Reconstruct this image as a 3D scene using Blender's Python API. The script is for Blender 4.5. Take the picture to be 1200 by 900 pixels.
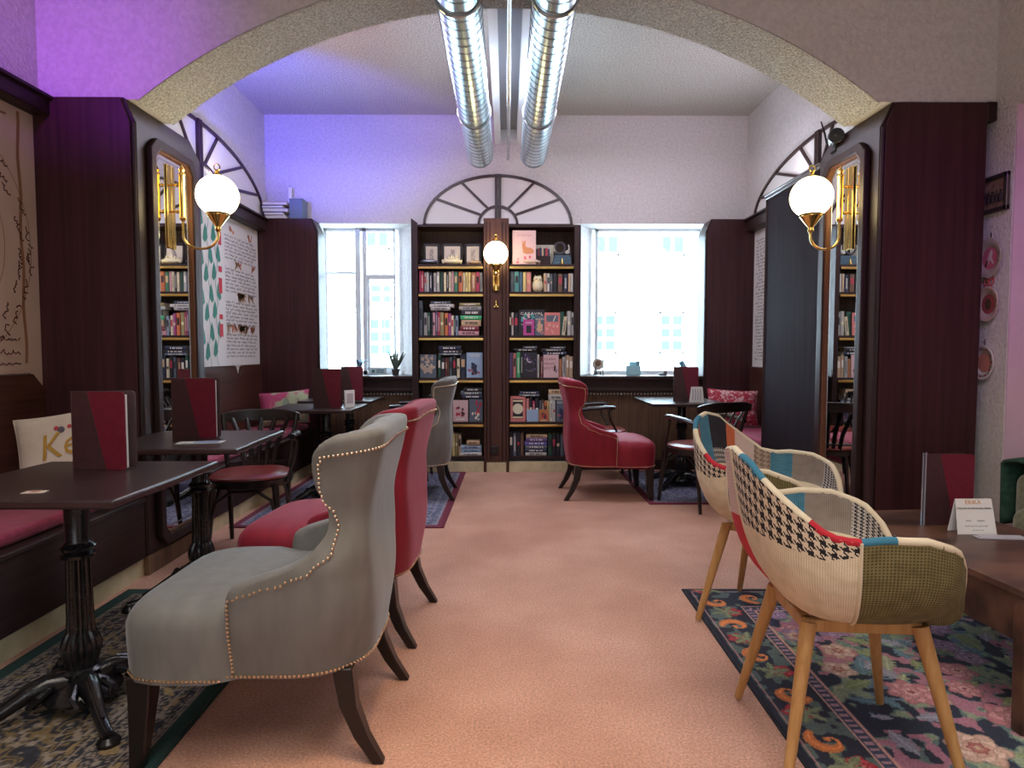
import bpy, bmesh, math, random
from math import sin, cos, pi, radians as R, sqrt
from mathutils import Vector, Matrix
for o in list(bpy.data.objects): bpy.data.objects.remove(o)
S = bpy.context.scene; COL = S.collection
random.seed(7)

# ---------------------------------------------------------------- camera
cam = bpy.data.cameras.new('camera'); co = bpy.data.objects.new('camera', cam); COL.objects.link(co)
cam.sensor_width = 36; cam.lens = 740/1200*36; cam.clip_start = .02
co.location = (0, 0, 1.2)
co.rotation_euler = (R(90)-math.atan(38/740), 0, -math.atan(6/740))
S.camera = co
# ---------------------------------------------------------------- sky
W = bpy.data.worlds.new('sky'); S.world = W; W.use_nodes = True
bg = W.node_tree.nodes['Background']; bg.inputs[0].default_value = (.62, .84, 1, 1); bg.inputs[1].default_value = 20.0
# ---------------------------------------------------------------- view
S.view_settings.view_transform = 'Standard'; S.view_settings.look = 'None'
S.view_settings.gamma = 1; S.view_settings.use_curve_mapping = False
S.view_settings.exposure = 0.0
# ---------------------------------------------------------------- lights
def light(name, typ, loc, target, energy, color, **k):
    l = bpy.data.lights.new(name, typ); l.energy = energy; l.color = color
    for a, b in k.items(): setattr(l, a, b)
    o = bpy.data.objects.new(name, l); COL.objects.link(o); o.location = loc
    d = Vector(target)-Vector(loc); o.rotation_euler = d.to_track_quat('-Z', 'Y').to_euler()
    return o
light('sun', 'SUN', (0, 0, 20), (1.5, 9, 0), 5.0, (1, .97, .92), angle=.01)
light('ceiling_panel_light', 'AREA', (.2, .3, 3.8), (.2, .5, 0), 88, (1, .88, .78), shape='RECTANGLE', size=2.6, size_y=3.0, spread=R(115))
light('rear_fill_light', 'AREA', (-.6, -2.6, 1.9), (.2, 4, 1.0), 30, (.88, .93, 1), shape='RECTANGLE', size=2.6, size_y=1.6)  # added cool fill from behind the camera; the rear wall has no window
light('warm_downlight', 'SPOT', (.1, 1.1, 3.7), (.15, 1.75, 0), 170, (1, .58, .22), spot_size=R(40), spot_blend=1, shadow_soft_size=.15)
light('violet_floodlight', 'SPOT', (-2.2, 2.35, 2.62), (-2.15, 3.4, 2.8), 36, (.42, .04, 1), spot_size=R(84), spot_blend=.9, shadow_soft_size=.05)
light('magenta_floodlight', 'SPOT', (1.2, .6, 3.6), (2.28, 3.4, 1.75), 90, (.55, .10, 1), spot_size=R(26), spot_blend=1, shadow_soft_size=.1)
light('blue_floodlight', 'SPOT', (-2.25, 4.5, 2.62), (-1.75, 6.3, 3.55), 190, (.09, .07, 1), spot_size=R(70), spot_blend=.7, shadow_soft_size=.05)
light('pink_floodlight', 'SPOT', (-2.0, 4.15, 2.7), (-.6, 5.0, 3.6), 40, (1, .35, .55), spot_size=R(90), spot_blend=1, shadow_soft_size=.1)
light('lilac_floodlight', 'SPOT', (2.2, 4.5, 2.62), (1.3, 5.6, 3.6), 26, (.9, .72, 1), spot_size=R(120), spot_blend=1, shadow_soft_size=.1)
for _x in (-2.30, 2.30): light('ceiling_fill_strip', 'AREA', (_x, 5.3, 2.56), (_x*.72, 5.3, 3.6), 8, (.95, .84, .97), shape='RECTANGLE', size=.06, size_y=1.6)  # added hidden strips above the cornices, brightening the alcove ceiling; no fixture there
light('alcove_fill_light', 'AREA', (0, 4.9, 3.2), (0, 5, 0), 66, (.87, .84, 1), shape='RECTANGLE', size=2.8, size_y=.9)  # added fill for the alcove, not an actual ceiling fitting

# ---------------------------------------------------------------- materials
def nd(nt, t, loc=None, **k):
    n = nt.nodes.new(t)
    for a, b in k.items():
        if a.startswith('i_'): n.inputs[a[2:].replace('_', ' ')].default_value = b
        else: setattr(n, a, b)
    return n
def base(name, col, rough=.5, metal=0, **k):
    m = bpy.data.materials.new(name); m.use_nodes = True; nt = m.node_tree
    p = nt.nodes['Principled BSDF']; p.inputs['Base Color'].default_value = (*col, 1)
    p.inputs['Roughness'].default_value = rough; p.inputs['Metallic'].default_value = metal
    for a, b in k.items(): p.inputs[a.replace('_', ' ')].default_value = b
    return m, nt, p
def noisemat(name, c1, c2, rough=.5, scale=(10, 10, 10), detail=4, bump=.0, bscale=60, bdist=.002, metal=0, lo=.35, hi=.65, coord='Object', dist=0, bdetail=3, **k):
    m, nt, p = base(name, c1, rough, metal, **k)
    tc = nd(nt, 'ShaderNodeTexCoord'); mp = nd(nt, 'ShaderNodeMapping'); mp.inputs['Scale'].default_value = scale
    nt.links.new(tc.outputs[coord], mp.inputs[0])
    n = nd(nt, 'ShaderNodeTexNoise', i_Scale=1, i_Detail=detail, i_Distortion=dist); nt.links.new(mp.outputs[0], n.inputs['Vector'])
    r = nd(nt, 'ShaderNodeValToRGB'); r.color_ramp.elements[0].position = lo; r.color_ramp.elements[1].position = hi
    r.color_ramp.elements[0].color = (*c1, 1); r.color_ramp.elements[1].color = (*c2, 1)
    nt.links.new(n.outputs['Fac'], r.inputs[0]); nt.links.new(r.outputs[0], p.inputs['Base Color'])
    if bump:
        n2 = nd(nt, 'ShaderNodeTexNoise', i_Scale=bscale, i_Detail=bdetail); nt.links.new(tc.outputs[coord], n2.inputs['Vector'])
        b = nd(nt, 'ShaderNodeBump', i_Strength=bump, i_Distance=bdist); nt.links.new(n2.outputs['Fac'], b.inputs['Height'])
        nt.links.new(b.outputs[0], p.inputs['Normal'])
    return m
def plain(name, col, rough=.5, metal=0, **k): return base(name, col, rough, metal, **k)[0]
def emis(name, col, st):
    m, nt, p = base(name, col, .3); p.inputs['Emission Color'].default_value = (*col, 1); p.inputs['Emission Strength'].default_value = st; return m

M = {}
M['plaster'] = noisemat('plaster', (.66, .63, .62), (.76, .73, .72), .9, (40, 40, 40), bump=.9, bscale=60, bdist=.010)
M['stucco'] = noisemat('rough_stucco', (.46, .45, .39), (.80, .78, .70), .95, (85, 85, 85), 2, bump=1, bscale=85, bdist=.03)
M['carpet'] = noisemat('salmon_carpet', (.50, .265, .185), (.61, .345, .25), .97, (2.2, 2.2, 2.2), 6, bump=.7, bscale=260, bdist=.006)
# carpet mottling
def carpet_fine():
    m = M['carpet']; nt = m.node_tree; p = nt.nodes['Principled BSDF']; l = p.inputs['Base Color'].links[0]; src = l.from_socket
    tc = nt.nodes['Texture Coordinate']; n = nd(nt, 'ShaderNodeTexNoise', i_Scale=130, i_Detail=3); nt.links.new(tc.outputs['Object'], n.inputs['Vector'])
    mr = nd(nt, 'ShaderNodeMapRange'); mr.inputs[1].default_value = .3; mr.inputs[2].default_value = .7; mr.inputs[3].default_value = .68; mr.inputs[4].default_value = 1.25
    nt.links.new(n.outputs['Fac'], mr.inputs[0])
    mx = nd(nt, 'ShaderNodeVectorMath', operation='SCALE'); nt.links.new(src, mx.inputs[0]); nt.links.new(mr.outputs[0], mx.inputs['Scale'])
    nt.links.new(mx.outputs[0], p.inputs['Base Color'])
carpet_fine()
def wood(name, c1, c2, ax='z', rough=.45, f=34, **k):
    sc = {'z': (f, f, 1.1), 'x': (1.1, f, f), 'y': (f, 1.1, f)}[ax]
    return noisemat(name, c1, c2, rough, sc, 5, bump=.08, bscale=200, bdist=.001, lo=.3, hi=.72, dist=.4, **{**dict(Specular_IOR_Level=.3), **k})
DW1, DW2 = (.021, .0105, .0105), (.044, .020, .0185)
M['wood_v'] = wood('dark_mahogany_upright', DW1, DW2, 'z')
M['wood_x'] = wood('dark_mahogany_across', DW1, DW2, 'x')
M['wood_y'] = wood('dark_mahogany_along', DW1, DW2, 'y')
M['wood_r'] = wood('red_mahogany', (.036, .012, .014), (.068, .022, .025), 'z')
M['wood_t'] = wood('table_veneer', (.018, .011, .011), (.038, .020, .018), 'x', .30, Specular_IOR_Level=.8)
M['wood_edge'] = plain('table_edge_band', (.05, .03, .028), .2)
M['wood_low'] = noisemat('rustic_brown_wood', (.030, .014, .010), (.13, .062, .038), .38, (3, 9, 9), 6, bump=.15, bscale=90, bdist=.001)
M['oak'] = wood('oak_legs', (.42, .22, .075), (.56, .33, .13), 'z', .45, 60)
M['black_wood'] = plain('black_stained_wood', (.010, .007, .007), .28)
M['iron'] = noisemat('black_cast_iron', (.006, .006, .007), (.016, .016, .018), .22, (30, 30, 30), bump=.25, bscale=120, bdist=.002, metal=.0)
M['brass'] = plain('polished_brass', (.83, .58, .18), .16, 1)
M['old_brass'] = plain('brass_strip', (.66, .45, .14), .3, 1)
M['steel'] = plain('brushed_steel', (.6, .62, .62), .25, 1)
M['duct'] = noisemat('galvanised_duct', (.62, .82, .88), (.80, .93, .97), .26, (6, 6, 6), metal=1)
M['mirror'] = plain('mirror_glass', (.86, .88, .88), .01, 1)
M['globe'] = emis('opal_globe', (1, .82, .44), 12)
M['cream_base'] = noisemat('cream_skirting', (.50, .44, .26), (.66, .58, .36), .6, (8, 8, 8))
M['seat_red'] = noisemat('crimson_bench_fabric', (.24, .010, .045), (.33, .016, .07), .8, (30, 30, 30), Sheen_Weight=.2)
M['leather'] = noisemat('oxblood_leather', (.16, .02, .015), (.22, .03, .022), .28, (12, 12, 12))
def velvet(name, c1, c2, sh):
    m = noisemat(name, c1, c2, .75, (22, 22, 6), 5, bump=.10, bscale=300, bdist=.001, lo=.25, hi=.75, Sheen_Weight=.28, Sheen_Roughness=.35)
    m.node_tree.nodes['Principled BSDF'].inputs['Sheen Tint'].default_value = (*sh, 1); return m
M['grey_velvet'] = velvet('grey_velvet', (.140, .143, .134), (.188, .190, .177), (.8, .85, .9))
M['red_velvet'] = velvet('raspberry_velvet', (.20, .005, .020), (.28, .009, .030), (1, .4, .5))
M['nail'] = plain('brass_nailheads', (.85, .72, .52), .22, 1)
M['white_frame'] = plain('white_painted_frame', (.78, .82, .84), .4)
M['lun_panel'] = plain('pale_fanlight_panel', (.84, .81, .78), .7)
M['lun_wood'] = plain('dark_fanlight_bars', (.035, .013, .012), .35)
M['parch1'] = noisemat('aged_parchment', (.56, .40, .31), (.68, .53, .44), .8, (1.2, 1.2, 1.2), 5)
M['parch2'] = noisemat('white_parchment', (.74, .70, .66), (.80, .77, .74), .8, (1.5, 1.5, 1.5), 5)
M['ink'] = plain('sepia_ink', (.10, .035, .02), .7); M['inkb'] = plain('brown_black_ink', (.05, .03, .03), .7)
M['stain'] = plain('brown_stain_print', (.34, .17, .09), .8)
M['ivy'] = plain('ivy_green_print', (.05, .24, .18), .7); M['ribbon'] = plain('red_ribbon_print', (.55, .03, .05), .7)
M['fox'] = plain('orange_figure_print', (.62, .24, .12), .7); M['ochre'] = plain('ochre_figure_print', (.55, .38, .22), .7)
M['black'] = plain('black_plastic', (.01, .01, .011), .35); M['white'] = plain('white_card', (.82, .82, .80), .6)
M['maroon'] = noisemat('maroon_cover', (.13, .006, .020), (.155, .008, .026), .42, (40, 40, 40), 2)
M['brown_cover'] = noisemat('dark_brown_cover', (.045, .016, .018), (.055, .020, .022), .45, (40, 40, 40), 2)
M['pages'] = plain('paper_pages', (.70, .62, .48), .8)
M['gold_print'] = plain('gold_lettering', (.55, .33, .06), .4, .3)
M['floor_out'] = plain('pale_street_paving', (.5, .5, .5), .9)
M['facade'] = plain('white_render_facade', (.86, .88, .88), .9)
M['pane_out'] = plain('sky_blue_panes', (.03, .17, .24), .3)
M['reed'] = noisemat('reeded_brown_wood', (.12, .06, .03), (.22, .12, .06), .6, (60, 60, 2), 4)
M['olive_arm'] = noisemat('olive_upholstery', (.10, .10, .045), (.17, .16, .08), .85, (50, 50, 50), Sheen_Weight=.4)
M['throw'] = noisemat('dark_green_throw', (.012, .045, .03), (.03, .085, .06), .95, (30, 30, 30), bump=.5, bscale=90, bdist=.004)
def glassmat():
    m = bpy.data.materials.new('window_glass'); m.use_nodes = True; nt = m.node_tree; nt.nodes.clear()
    o = nd(nt, 'ShaderNodeOutputMaterial'); t = nd(nt, 'ShaderNodeBsdfTransparent'); g = nd(nt, 'ShaderNodeBsdfGlossy', i_Roughness=.02); x = nd(nt, 'ShaderNodeMixShader', i_Fac=.06)
    nt.links.new(t.outputs[0], x.inputs[1]); nt.links.new(g.outputs[0], x.inputs[2]); nt.links.new(x.outputs[0], o.inputs[0]); return m
M['glass'] = glassmat()
_c = {}
def cmat(rgb, rough=.55):
    k = tuple(round(v, 3) for v in rgb)
    if k not in _c: _c[k] = plain('coloured_paper', k, rough)
    return _c[k]

# ---------------------------------------------------------------- mesh helpers
class MB:
    def __init__(s): s.v = []; s.f = []; s.m = Matrix()
    def add(s, vs, fs):
        n = len(s.v); s.v += [tuple(s.m @ Vector(p)) for p in vs]; s.f += [tuple(i+n for i in f) for f in fs]; return s
    def box(s, x0, x1, y0, y1, z0, z1):
        return s.add([(x, y, z) for x in (x0, x1) for y in (y0, y1) for z in (z0, z1)],
                     [(0, 1, 3, 2), (4, 6, 7, 5), (0, 4, 5, 1), (2, 3, 7, 6), (0, 2, 6, 4), (1, 5, 7, 3)])
    def prism(s, poly, ax, a, b):     # poly: 2D points in the two remaining axes
        def P(u, v, w): return {'x': (w, u, v), 'y': (u, w, v), 'z': (u, v, w)}[ax]
        n = len(poly); vs = [P(u, v, a) for u, v in poly]+[P(u, v, b) for u, v in poly]
        fs = [tuple(range(n))[::-1], tuple(range(n, 2*n))]+[(i, (i+1) % n, n+(i+1) % n, n+i) for i in range(n)]
        return s.add(vs, fs)
    def lathe(s, prof, c=(0, 0, 0), seg=20, flute=0, nf=12, fz=(0, 0), ax='z'):
        vs = []; fs = []
        for r, z in prof:
            for k in range(seg):
                a = 2*pi*k/seg; rr = r*(1-flute*(.5+.5*cos(nf*a))) if fz[0] <= z <= fz[1] and flute else r
                p = (rr*cos(a), rr*sin(a), z)
                if ax == 'y': p = (p[0], p[2], p[1])
                if ax == 'x': p = (p[2], p[0], p[1])
                vs.append((p[0]+c[0], p[1]+c[1], p[2]+c[2]))
        n = len(prof)
        for i in range(n-1):
            for k in range(seg): fs.append((i*seg+k, i*seg+(k+1) % seg, (i+1)*seg+(k+1) % seg, (i+1)*seg+k))
        fs.append(tuple(range(seg))[::-1]); fs.append(tuple((n-1)*seg+k for k in range(seg)))
        return s.add(vs, fs)
    def tube(s, pts, r, seg=8, closed=False, flat=1.0):
        pts = [Vector(p) for p in pts]; n = len(pts); vs = []; fs = []
        rs = r if isinstance(r, (list, tuple)) else [r]*n
        up = None
        for i, p in enumerate(pts):
            t = (pts[(i+1) % n]-pts[i-1]) if closed or 0 < i < n-1 else (pts[1]-pts[0] if i == 0 else pts[-1]-pts[-2])
            t.normalize()
            if up is None: up = t.orthogonal().normalized() if abs(t.z) > .9 else Vector((0, 0, 1))
            a = up-t*up.dot(t); a.normalize(); b = t.cross(a); up = a
            for k in range(seg):
                q = 2*pi*k/seg; vs.append(p+a*cos(q)*rs[i]+b*sin(q)*rs[i]*flat)
        for i in range(n if closed else n-1):
            j = (i+1) % n
            for k in range(seg): fs.append((i*seg+k, i*seg+(k+1) % seg, j*seg+(k+1) % seg, j*seg+k))
        if not closed: fs.append(tuple(range(seg))[::-1]); fs.append(tuple((n-1)*seg+k for k in range(seg)))
        return s.add(vs, fs)
    def ball(s, c, r, seg=16, ring=10, sc=(1, 1, 1)):
        prof = [(max(1e-4, r*sin(pi*i/ring)), -r*cos(pi*i/ring)) for i in range(ring+1)]
        vs = []; fs = []
        for rr, z in prof:
            for k in range(seg): vs.append((c[0]+rr*cos(2*pi*k/seg)*sc[0], c[1]+rr*sin(2*pi*k/seg)*sc[1], c[2]+z*sc[2]))
        for i in range(ring):
            for k in range(seg): fs.append((i*seg+k, i*seg+(k+1) % seg, (i+1)*seg+(k+1) % seg, (i+1)*seg+k))
        return s.add(vs, fs)
    def grid(s, fn, nu, nv):
        vs = [fn(i/nu, j/nv) for j in range(nv+1) for i in range(nu+1)]
        fs = [(j*(nu+1)+i, j*(nu+1)+i+1, (j+1)*(nu+1)+i+1, (j+1)*(nu+1)+i) for j in range(nv) for i in range(nu)]
        return s.add(vs, fs)
    def ribbon(s, pts, w, nrm):       # flat stroke on a surface
        nrm = Vector(nrm); pts = [Vector(p) for p in pts]; vs = []
        for i, p in enumerate(pts):
            t = pts[min(i+1, len(pts)-1)]-pts[max(i-1, 0)]; side = t.cross(nrm).normalized()*w/2
            vs += [p-side, p+side]
        return s.add(vs, [(2*i, 2*i+1, 2*i+3, 2*i+2) for i in range(len(pts)-1)])
def tag(o, label=None, cat=None, group=None, kind=None):
    for k, v in (('label', label), ('category', cat), ('group', group), ('kind', kind)):
        if v: o[k] = v
    return o
def obj(name, mb, mat, parent=None, bevel=0, smooth=False, sub=0, seg=2, label=None, cat=None, group=None, kind=None, loc=None, rot=None):
    me = bpy.data.meshes.new(name); me.from_pydata(mb.v, [], mb.f); me.validate()
    bm = bmesh.new(); bm.from_mesh(me); bmesh.ops.recalc_face_normals(bm, faces=bm.faces); bm.to_mesh(me); bm.free()
    if mat: me.materials.append(mat)
    if smooth or bevel or sub:
        me.shade_smooth()
        if not sub: me.set_sharp_from_angle(angle=R(40))
    o = bpy.data.objects.new(name, me); COL.objects.link(o)
    if bevel:
        b = o.modifiers.new('bevel', 'BEVEL'); b.width = bevel; b.segments = seg; b.limit_method = 'ANGLE'; b.angle_limit = R(40)
        b.harden_normals = False
    if sub: u = o.modifiers.new('sub', 'SUBSURF'); u.levels = sub; u.render_levels = sub
    if parent: o.parent = parent
    if loc: o.location = loc
    if rot: o.rotation_euler = rot
    return tag(o, label, cat, group, kind)
def thing(name, label, cat, loc=(0, 0, 0), rz=0, group=None):
    o = bpy.data.objects.new(name, None); COL.objects.link(o); o.location = loc; o.rotation_euler = (0, 0, rz); o.empty_display_size = .1
    return tag(o, label, cat, group)
KIDS = {}
def dup(root, loc, rz, label):
    def rec(o, par):
        c = o.copy(); COL.objects.link(c); c.parent = par
        for ch in [q for q in BYP.get(o.name, [])]: rec(ch, c)
        return c
    BYP = {}
    for q in COL.objects:
        if q.parent: BYP.setdefault(q.parent.name, []).append(q)
    r = rec(root, None); r.location = loc; r.rotation_euler = (0, 0, rz); r['label'] = label
    return r
def text(body, size, mat, parent, loc, rot, name='lettering', ext=.0006, shear=0, sx=1, align='CENTER'):
    c = bpy.data.curves.new('t', 'FONT'); c.body = body; c.size = size; c.extrude = ext; c.align_x = align; c.shear = shear; c.resolution_u = 2
    o = bpy.data.objects.new('t', c); COL.objects.link(o); bpy.context.view_layer.update()
    me = bpy.data.meshes.new_from_object(o.evaluated_get(bpy.context.evaluated_depsgraph_get())); bpy.data.objects.remove(o)
    me.materials.clear(); me.materials.append(mat)
    q = bpy.data.objects.new(name, me); COL.objects.link(q); q.parent = parent; q.location = loc; q.rotation_euler = rot; q.scale = (sx, 1, 1)
    return q
def bx(x0, x1, y0, y1, z0, z1): return MB().box(x0, x1, y0, y1, z0, z1)
# ================================================================ SETTING
obj('floor', bx(-2.7, 3.7, -3, 6.95, -.06, 0), M['carpet'], kind='structure')
obj('wall_left', bx(-2.62, -2.46, -3, 6.55, 0, 4.0), M['plaster'], kind='structure')
rw = MB().box(2.46, 2.62, 4.05, 6.55, 0, 4).box(2.60, 2.76, 3.27, 4.05, 0, 4).box(2.60, 2.76, -3, 3.27, 2.46, 4).box(2.60, 2.76, -3, .6, 0, 2.46)
obj('wall_right', rw, M['plaster'], kind='structure')
obj('wall_recess', MB().box(2.76, 3.5, 3.27, 3.4, 0, 2.6).box(3.5, 3.6, .4, 3.4, 0, 2.6).box(2.76, 3.5, .5, .6, 0, 2.6).box(2.76, 3.5, .6, 3.27, 2.5, 2.6).box(2.604, 2.76, 3.262, 3.2695, 0, 2.46),
    noisemat('pink_lit_plaster', (.74, .52, .64), (.80, .58, .70), .9, (3, 3, 3), bump=.5, bscale=55, bdist=.006), kind='structure')  # recess and jamb skin: pink light is put into the plaster colour
obj('wall_front', bx(-2.7, 3.7, -3.15, -3, 0, 4), M['plaster'], kind='structure')
obj('ceiling', MB().box(-2.7, 3.7, -3, 3.6, 3.95, 4.1).box(-2.7, 2.8, 3.6, 6.95, 3.6, 3.75), M['stucco'], kind='structure')
# arch wall
def arc(n=40):
    Rr, cz, h = 3.21, -.02, 2.52
    xm = sqrt(Rr**2-(h-cz)**2); a0 = math.asin(xm/Rr)
    return [(.02+Rr*sin(-a0+2*a0*i/n), cz+Rr*cos(-a0+2*a0*i/n)) for i in range(n+1)]
A = arc()
poly = [(-2.46, 2.52)]+A+[(2.60, 2.52), (2.60, 3.95), (-2.46, 3.95)]
am = MB(); n = len(A)
for i in range(n-1):
    am.prism([A[i], A[i+1], (A[i+1][0], 3.95), (A[i][0], 3.95)], 'y', 3.41, 3.77)
am.box(-2.46, A[0][0], 3.41, 3.77, 2.525, 3.95).box(A[-1][0], 2.60, 3.41, 3.77, 2.525, 3.95)
obj('wall_arch', am, M['plaster'], kind='structure')
im = MB()   # textured soffit skin of the arch
for i in range(n-1):
    a, b = A[i], A[i+1]
    im.add([(a[0], 3.412, a[1]-.004), (b[0], 3.412, b[1]-.004), (b[0], 3.768, b[1]-.004), (a[0], 3.768, a[1]-.004)], [(0, 1, 2, 3)])
obj('trim_1', im, M['stucco'], kind='structure')
# back wall
bw = MB().box(-2.62, -1.95, 6.55, 6.95, 0, 2.51).box(2.07, 2.62, 6.55, 6.95, 0, 2.51).box(-2.62, 2.62, 6.55, 6.95, 2.51, 3.9).box(-2.62, 2.62, 6.55, 6.95, 0, .92)
bw.prism([(-.95, 6.55), (.72, 6.55), (.97, 6.95), (-1.22, 6.95)], 'z', .92, 2.51)
obj('wall_back', bw, M['plaster'], kind='structure')
# soffit slot on the alcove ceiling
obj('trim_2', MB().box(-.12, -.06, 3.78, 6.54, 3.30, 3.59).box(.10, .16, 3.78, 6.54, 3.30, 3.59).box(-.06, .10, 6.44, 6.54, 3.30, 3.59), M['white_frame'], kind='structure')
obj('trim_3', bx(-.06, .10, 3.78, 6.44, 3.42, 3.59), plain('grey_slot_back', (.30, .30, .32), .8), kind='structure')
# cornice rails, baseboards
obj('trim_4', MB().box(-2.46, -2.36, -2, 3.35, 2.42, 2.515).box(-2.46, -2.34, -2, 3.35, 2.495, 2.515), M['wood_y'], bevel=.004, kind='structure')
obj('trim_5', MB().box(-2.46, -2.36, 4.06, 6.29, 2.38, 2.50).box(-2.46, -2.33, 4.06, 6.29, 2.48, 2.50), M['wood_y'], bevel=.006, kind='structure')
obj('trim_6', MB().box(2.36, 2.46, 4.91, 6.29, 2.38, 2.50).box(2.33, 2.46, 4.91, 6.29, 2.48, 2.50), M['wood_y'], bevel=.006, kind='structure')
obj('baseboard_left', MB().box(-2.0, -1.945, -2, 3.35, 0, .10).box(-2.0, -1.945, 4.06, 6.29, 0, .10), M['cream_base'], kind='structure')
obj('baseboard_right', MB().box(2.0, 2.05, 4.95, 6.29, 0, .10), M['cream_base'], kind='structure')
# windows
for n_, x0, x1, mull in ((1, -1.95, -1.20, True), (2, .95, 2.07, False)):
    w = thing('window_%d' % n_, None, None, (0, 0, 0)); w['kind'] = 'structure'
    z0, z1 = .95, 2.51
    fr = MB().box(x0, x1, 6.82, 6.88, z0, z0+.045).box(x0, x1, 6.82, 6.88, z1-.03, z1).box(x0, x0+.03, 6.82, 6.88, z0, z1).box(x1-.015, x1, 6.82, 6.88, z0, z1)
    obj('window_frame', fr, M['white_frame'], w, bevel=.004)
    if mull:
        obj('mullion', MB().box(-1.62, -1.565, 6.80, 6.88, z0, z1), M['white_frame'], w, bevel=.006)
        obj('mullion', MB().box(-1.545, -1.50, 6.82, 6.88, z0, z1), M['white_frame'], w, bevel=.004)
        obj('transom', MB().box(x0, -1.62, 6.83, 6.87, 2.03, 2.055), M['white_frame'], w)
        obj('transom', MB().box(-1.50, x1, 6.83, 6.87, 1.975, 2.025), M['white_frame'], w)
        obj('sash', MB().box(-1.50, -1.475, 6.84, 6.86, z0+.045, 1.975).box(-1.50, x1, 6.84, 6.86, z0+.045, z0+.08), M['white_frame'], w)
        obj('window_handle', MB().box(-1.60, -1.585, 6.77, 6.80, 1.60, 1.63).box(-1.66, -1.585, 6.765, 6.775, 1.61, 1.622), M['white'], w)
        for a, b, c, d in ((x0+.03, -1.62, z0+.045, 2.03), (x0+.03, -1.62, 2.055, z1-.03), (-1.475, x1-.015, z0+.08, 1.975), (-1.50, x1-.015, 2.025, z1-.03)):
            obj('pane', bx(a, b, 6.848, 6.852, c, d), M['glass'], w)
    else:
        obj('pane', bx(x0+.03, x1-.015, 6.848, 6.852, z0+.045, z1-.03), M['glass'], w)
# sills and wood below the windows
for n_, x0, x1 in ((7, -1.86, -.94), (8, .73, 1.96)):
    obj('trim_%d' % n_, MB().box(x0, x1, 6.29, 6.82, .925, .955).box(x0, x1, 6.33, 6.35, .80, .925).box(x0, x1, 6.30, 6.33, .80, .83), M['wood_x'], bevel=.004, kind='structure')
    t = thing('radiator_cover', 'brown reeded radiator cover under the %s window' % ('left' if n_ == 7 else 'right'), 'radiator cover', ((x0+x1)/2, 6.36, 0))
    hw = (x1-x0)/2-.005
    obj('bottom_rail', bx(-hw, hw, 0, .03, .0, .10), M['wood_x'], t); obj('top_rail', bx(-hw, hw, 0, .03, .76, .79), M['wood_x'], t)
    sl = MB(); k = -hw+.004
    while k < hw-.01: sl.box(k, k+.011, .004, .02, .10, .76); k += .016
    obj('slats', sl, M['reed'], t, kind='stuff')
    gr = MB(); k = -hw
    while k < hw-.02: gr.box(k, k+.02, -.012, .0, .765, .785); k += .034
    obj('grille', gr, plain('pale_grille', (.6, .55, .48), .4), t, kind='stuff')

# ---------------------------------------------------------------- street outside
fa = thing('building_facade', 'white house front across the street seen through the windows', 'building', (0, 16, 0))
obj('facade_wall', bx(-14, 14, 0, .4, -1, 11), M['facade'], fa)
def fwin(x, z, w, h, rows):
    f = obj('facade_window', MB().box(x-.05, x, -.05, 0, z-.05, z+h+.05).box(x+w, x+w+.05, -.05, 0, z-.05, z+h+.05).box(x-.05, x+w+.05, -.05, 0, z-.05, z).box(x-.05, x+w+.05, -.05, 0, z+h, z+h+.05), M['white_frame'], fa)
    for r in range(rows):
        for c in range(2):
            a = x+c*(w*.58); zz = z+h*r/rows
            obj('pane', bx(a, a+w*.42, -.03, -.002, zz+.05, zz+h/rows-.05), M['pane_out'], f)
for x, z in ((2.25, 3.65), (3.9, 3.65), (2.2, 1.2), (3.9, 1.2), (-3.5, 3.8), (-3.45, 1.1), (-3.4, 2.4)): fwin(x, z, .52, .95 if z > 3 or z < 2 else .5, 3 if z < 2 else 2)
obj('street_ground', bx(-14, 14, 7.2, 16, -1.1, -1.0), M['floor_out'], label='pale paved street outside the windows', cat='street')

# ================================================================ JOINERY
def pillar(x_in, x_out, y0, y1, top, label, chx=.06, chz=.13):
    sx = 1 if x_in > x_out else -1        # inner edge direction
    t = thing('wood_pillar', label, 'pillar', (x_in, y0, 0))
    L = abs(x_out-x_in)
    p = [(-sx*L, 0), (0, 0), (0, top-chz), (-sx*chx, top), (-sx*L, top)]
    obj('pillar_body', MB().prism([(a, b) for a, b in p], 'y', 0.006, y1-y0), M['wood_v'], t, bevel=.004)
    obj('front_panel', MB().prism([(-sx*L, .0), (-sx*.02, .0), (-sx*.02, top-chz), (-sx*(chx+.01), top-.006), (-sx*L, top-.006)], 'y', -.012, .006), M['wood_r'], t, bevel=.003)
    obj('corner_moulding', MB().tube([(-sx*.009, -.002, .0), (-sx*.009, -.002, top-chz)], .010, 8), M['wood_v'], t, smooth=True)
    return t
PL = pillar(-1.93, -2.455, 3.36, 4.05, 2.52, 'wide dark mahogany pillar at the left foot of the arch')
PR = pillar(1.985, 2.545, 3.40, 4.05, 2.52, 'wide reddish mahogany pillar at the right foot of the arch')
pillar(-1.86, -2.455, 6.30, 6.54, 2.51, 'dark wood corner pillar left of the left window')
pillar(1.965, 2.455, 6.30, 6.54, 2.51, 'dark wood corner pillar right of the right window')
obj('ledge', bx(.56, .61, -.012, .25, 2.42, 2.52), M['wood_x'], PR, bevel=.004)
obj('plinth', MB().box(-.02, .012, -.015, .69, 0, .10), M['reed'], PL); obj('plinth', MB().box(-.012, .02, -.015, .65, 0, .10), M['reed'], PR)
pt = thing('wood_partition', 'dark grooved wood partition behind the right arch pillar, beside the right bench', 'partition', (2.0, 4.07, 0))
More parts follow.
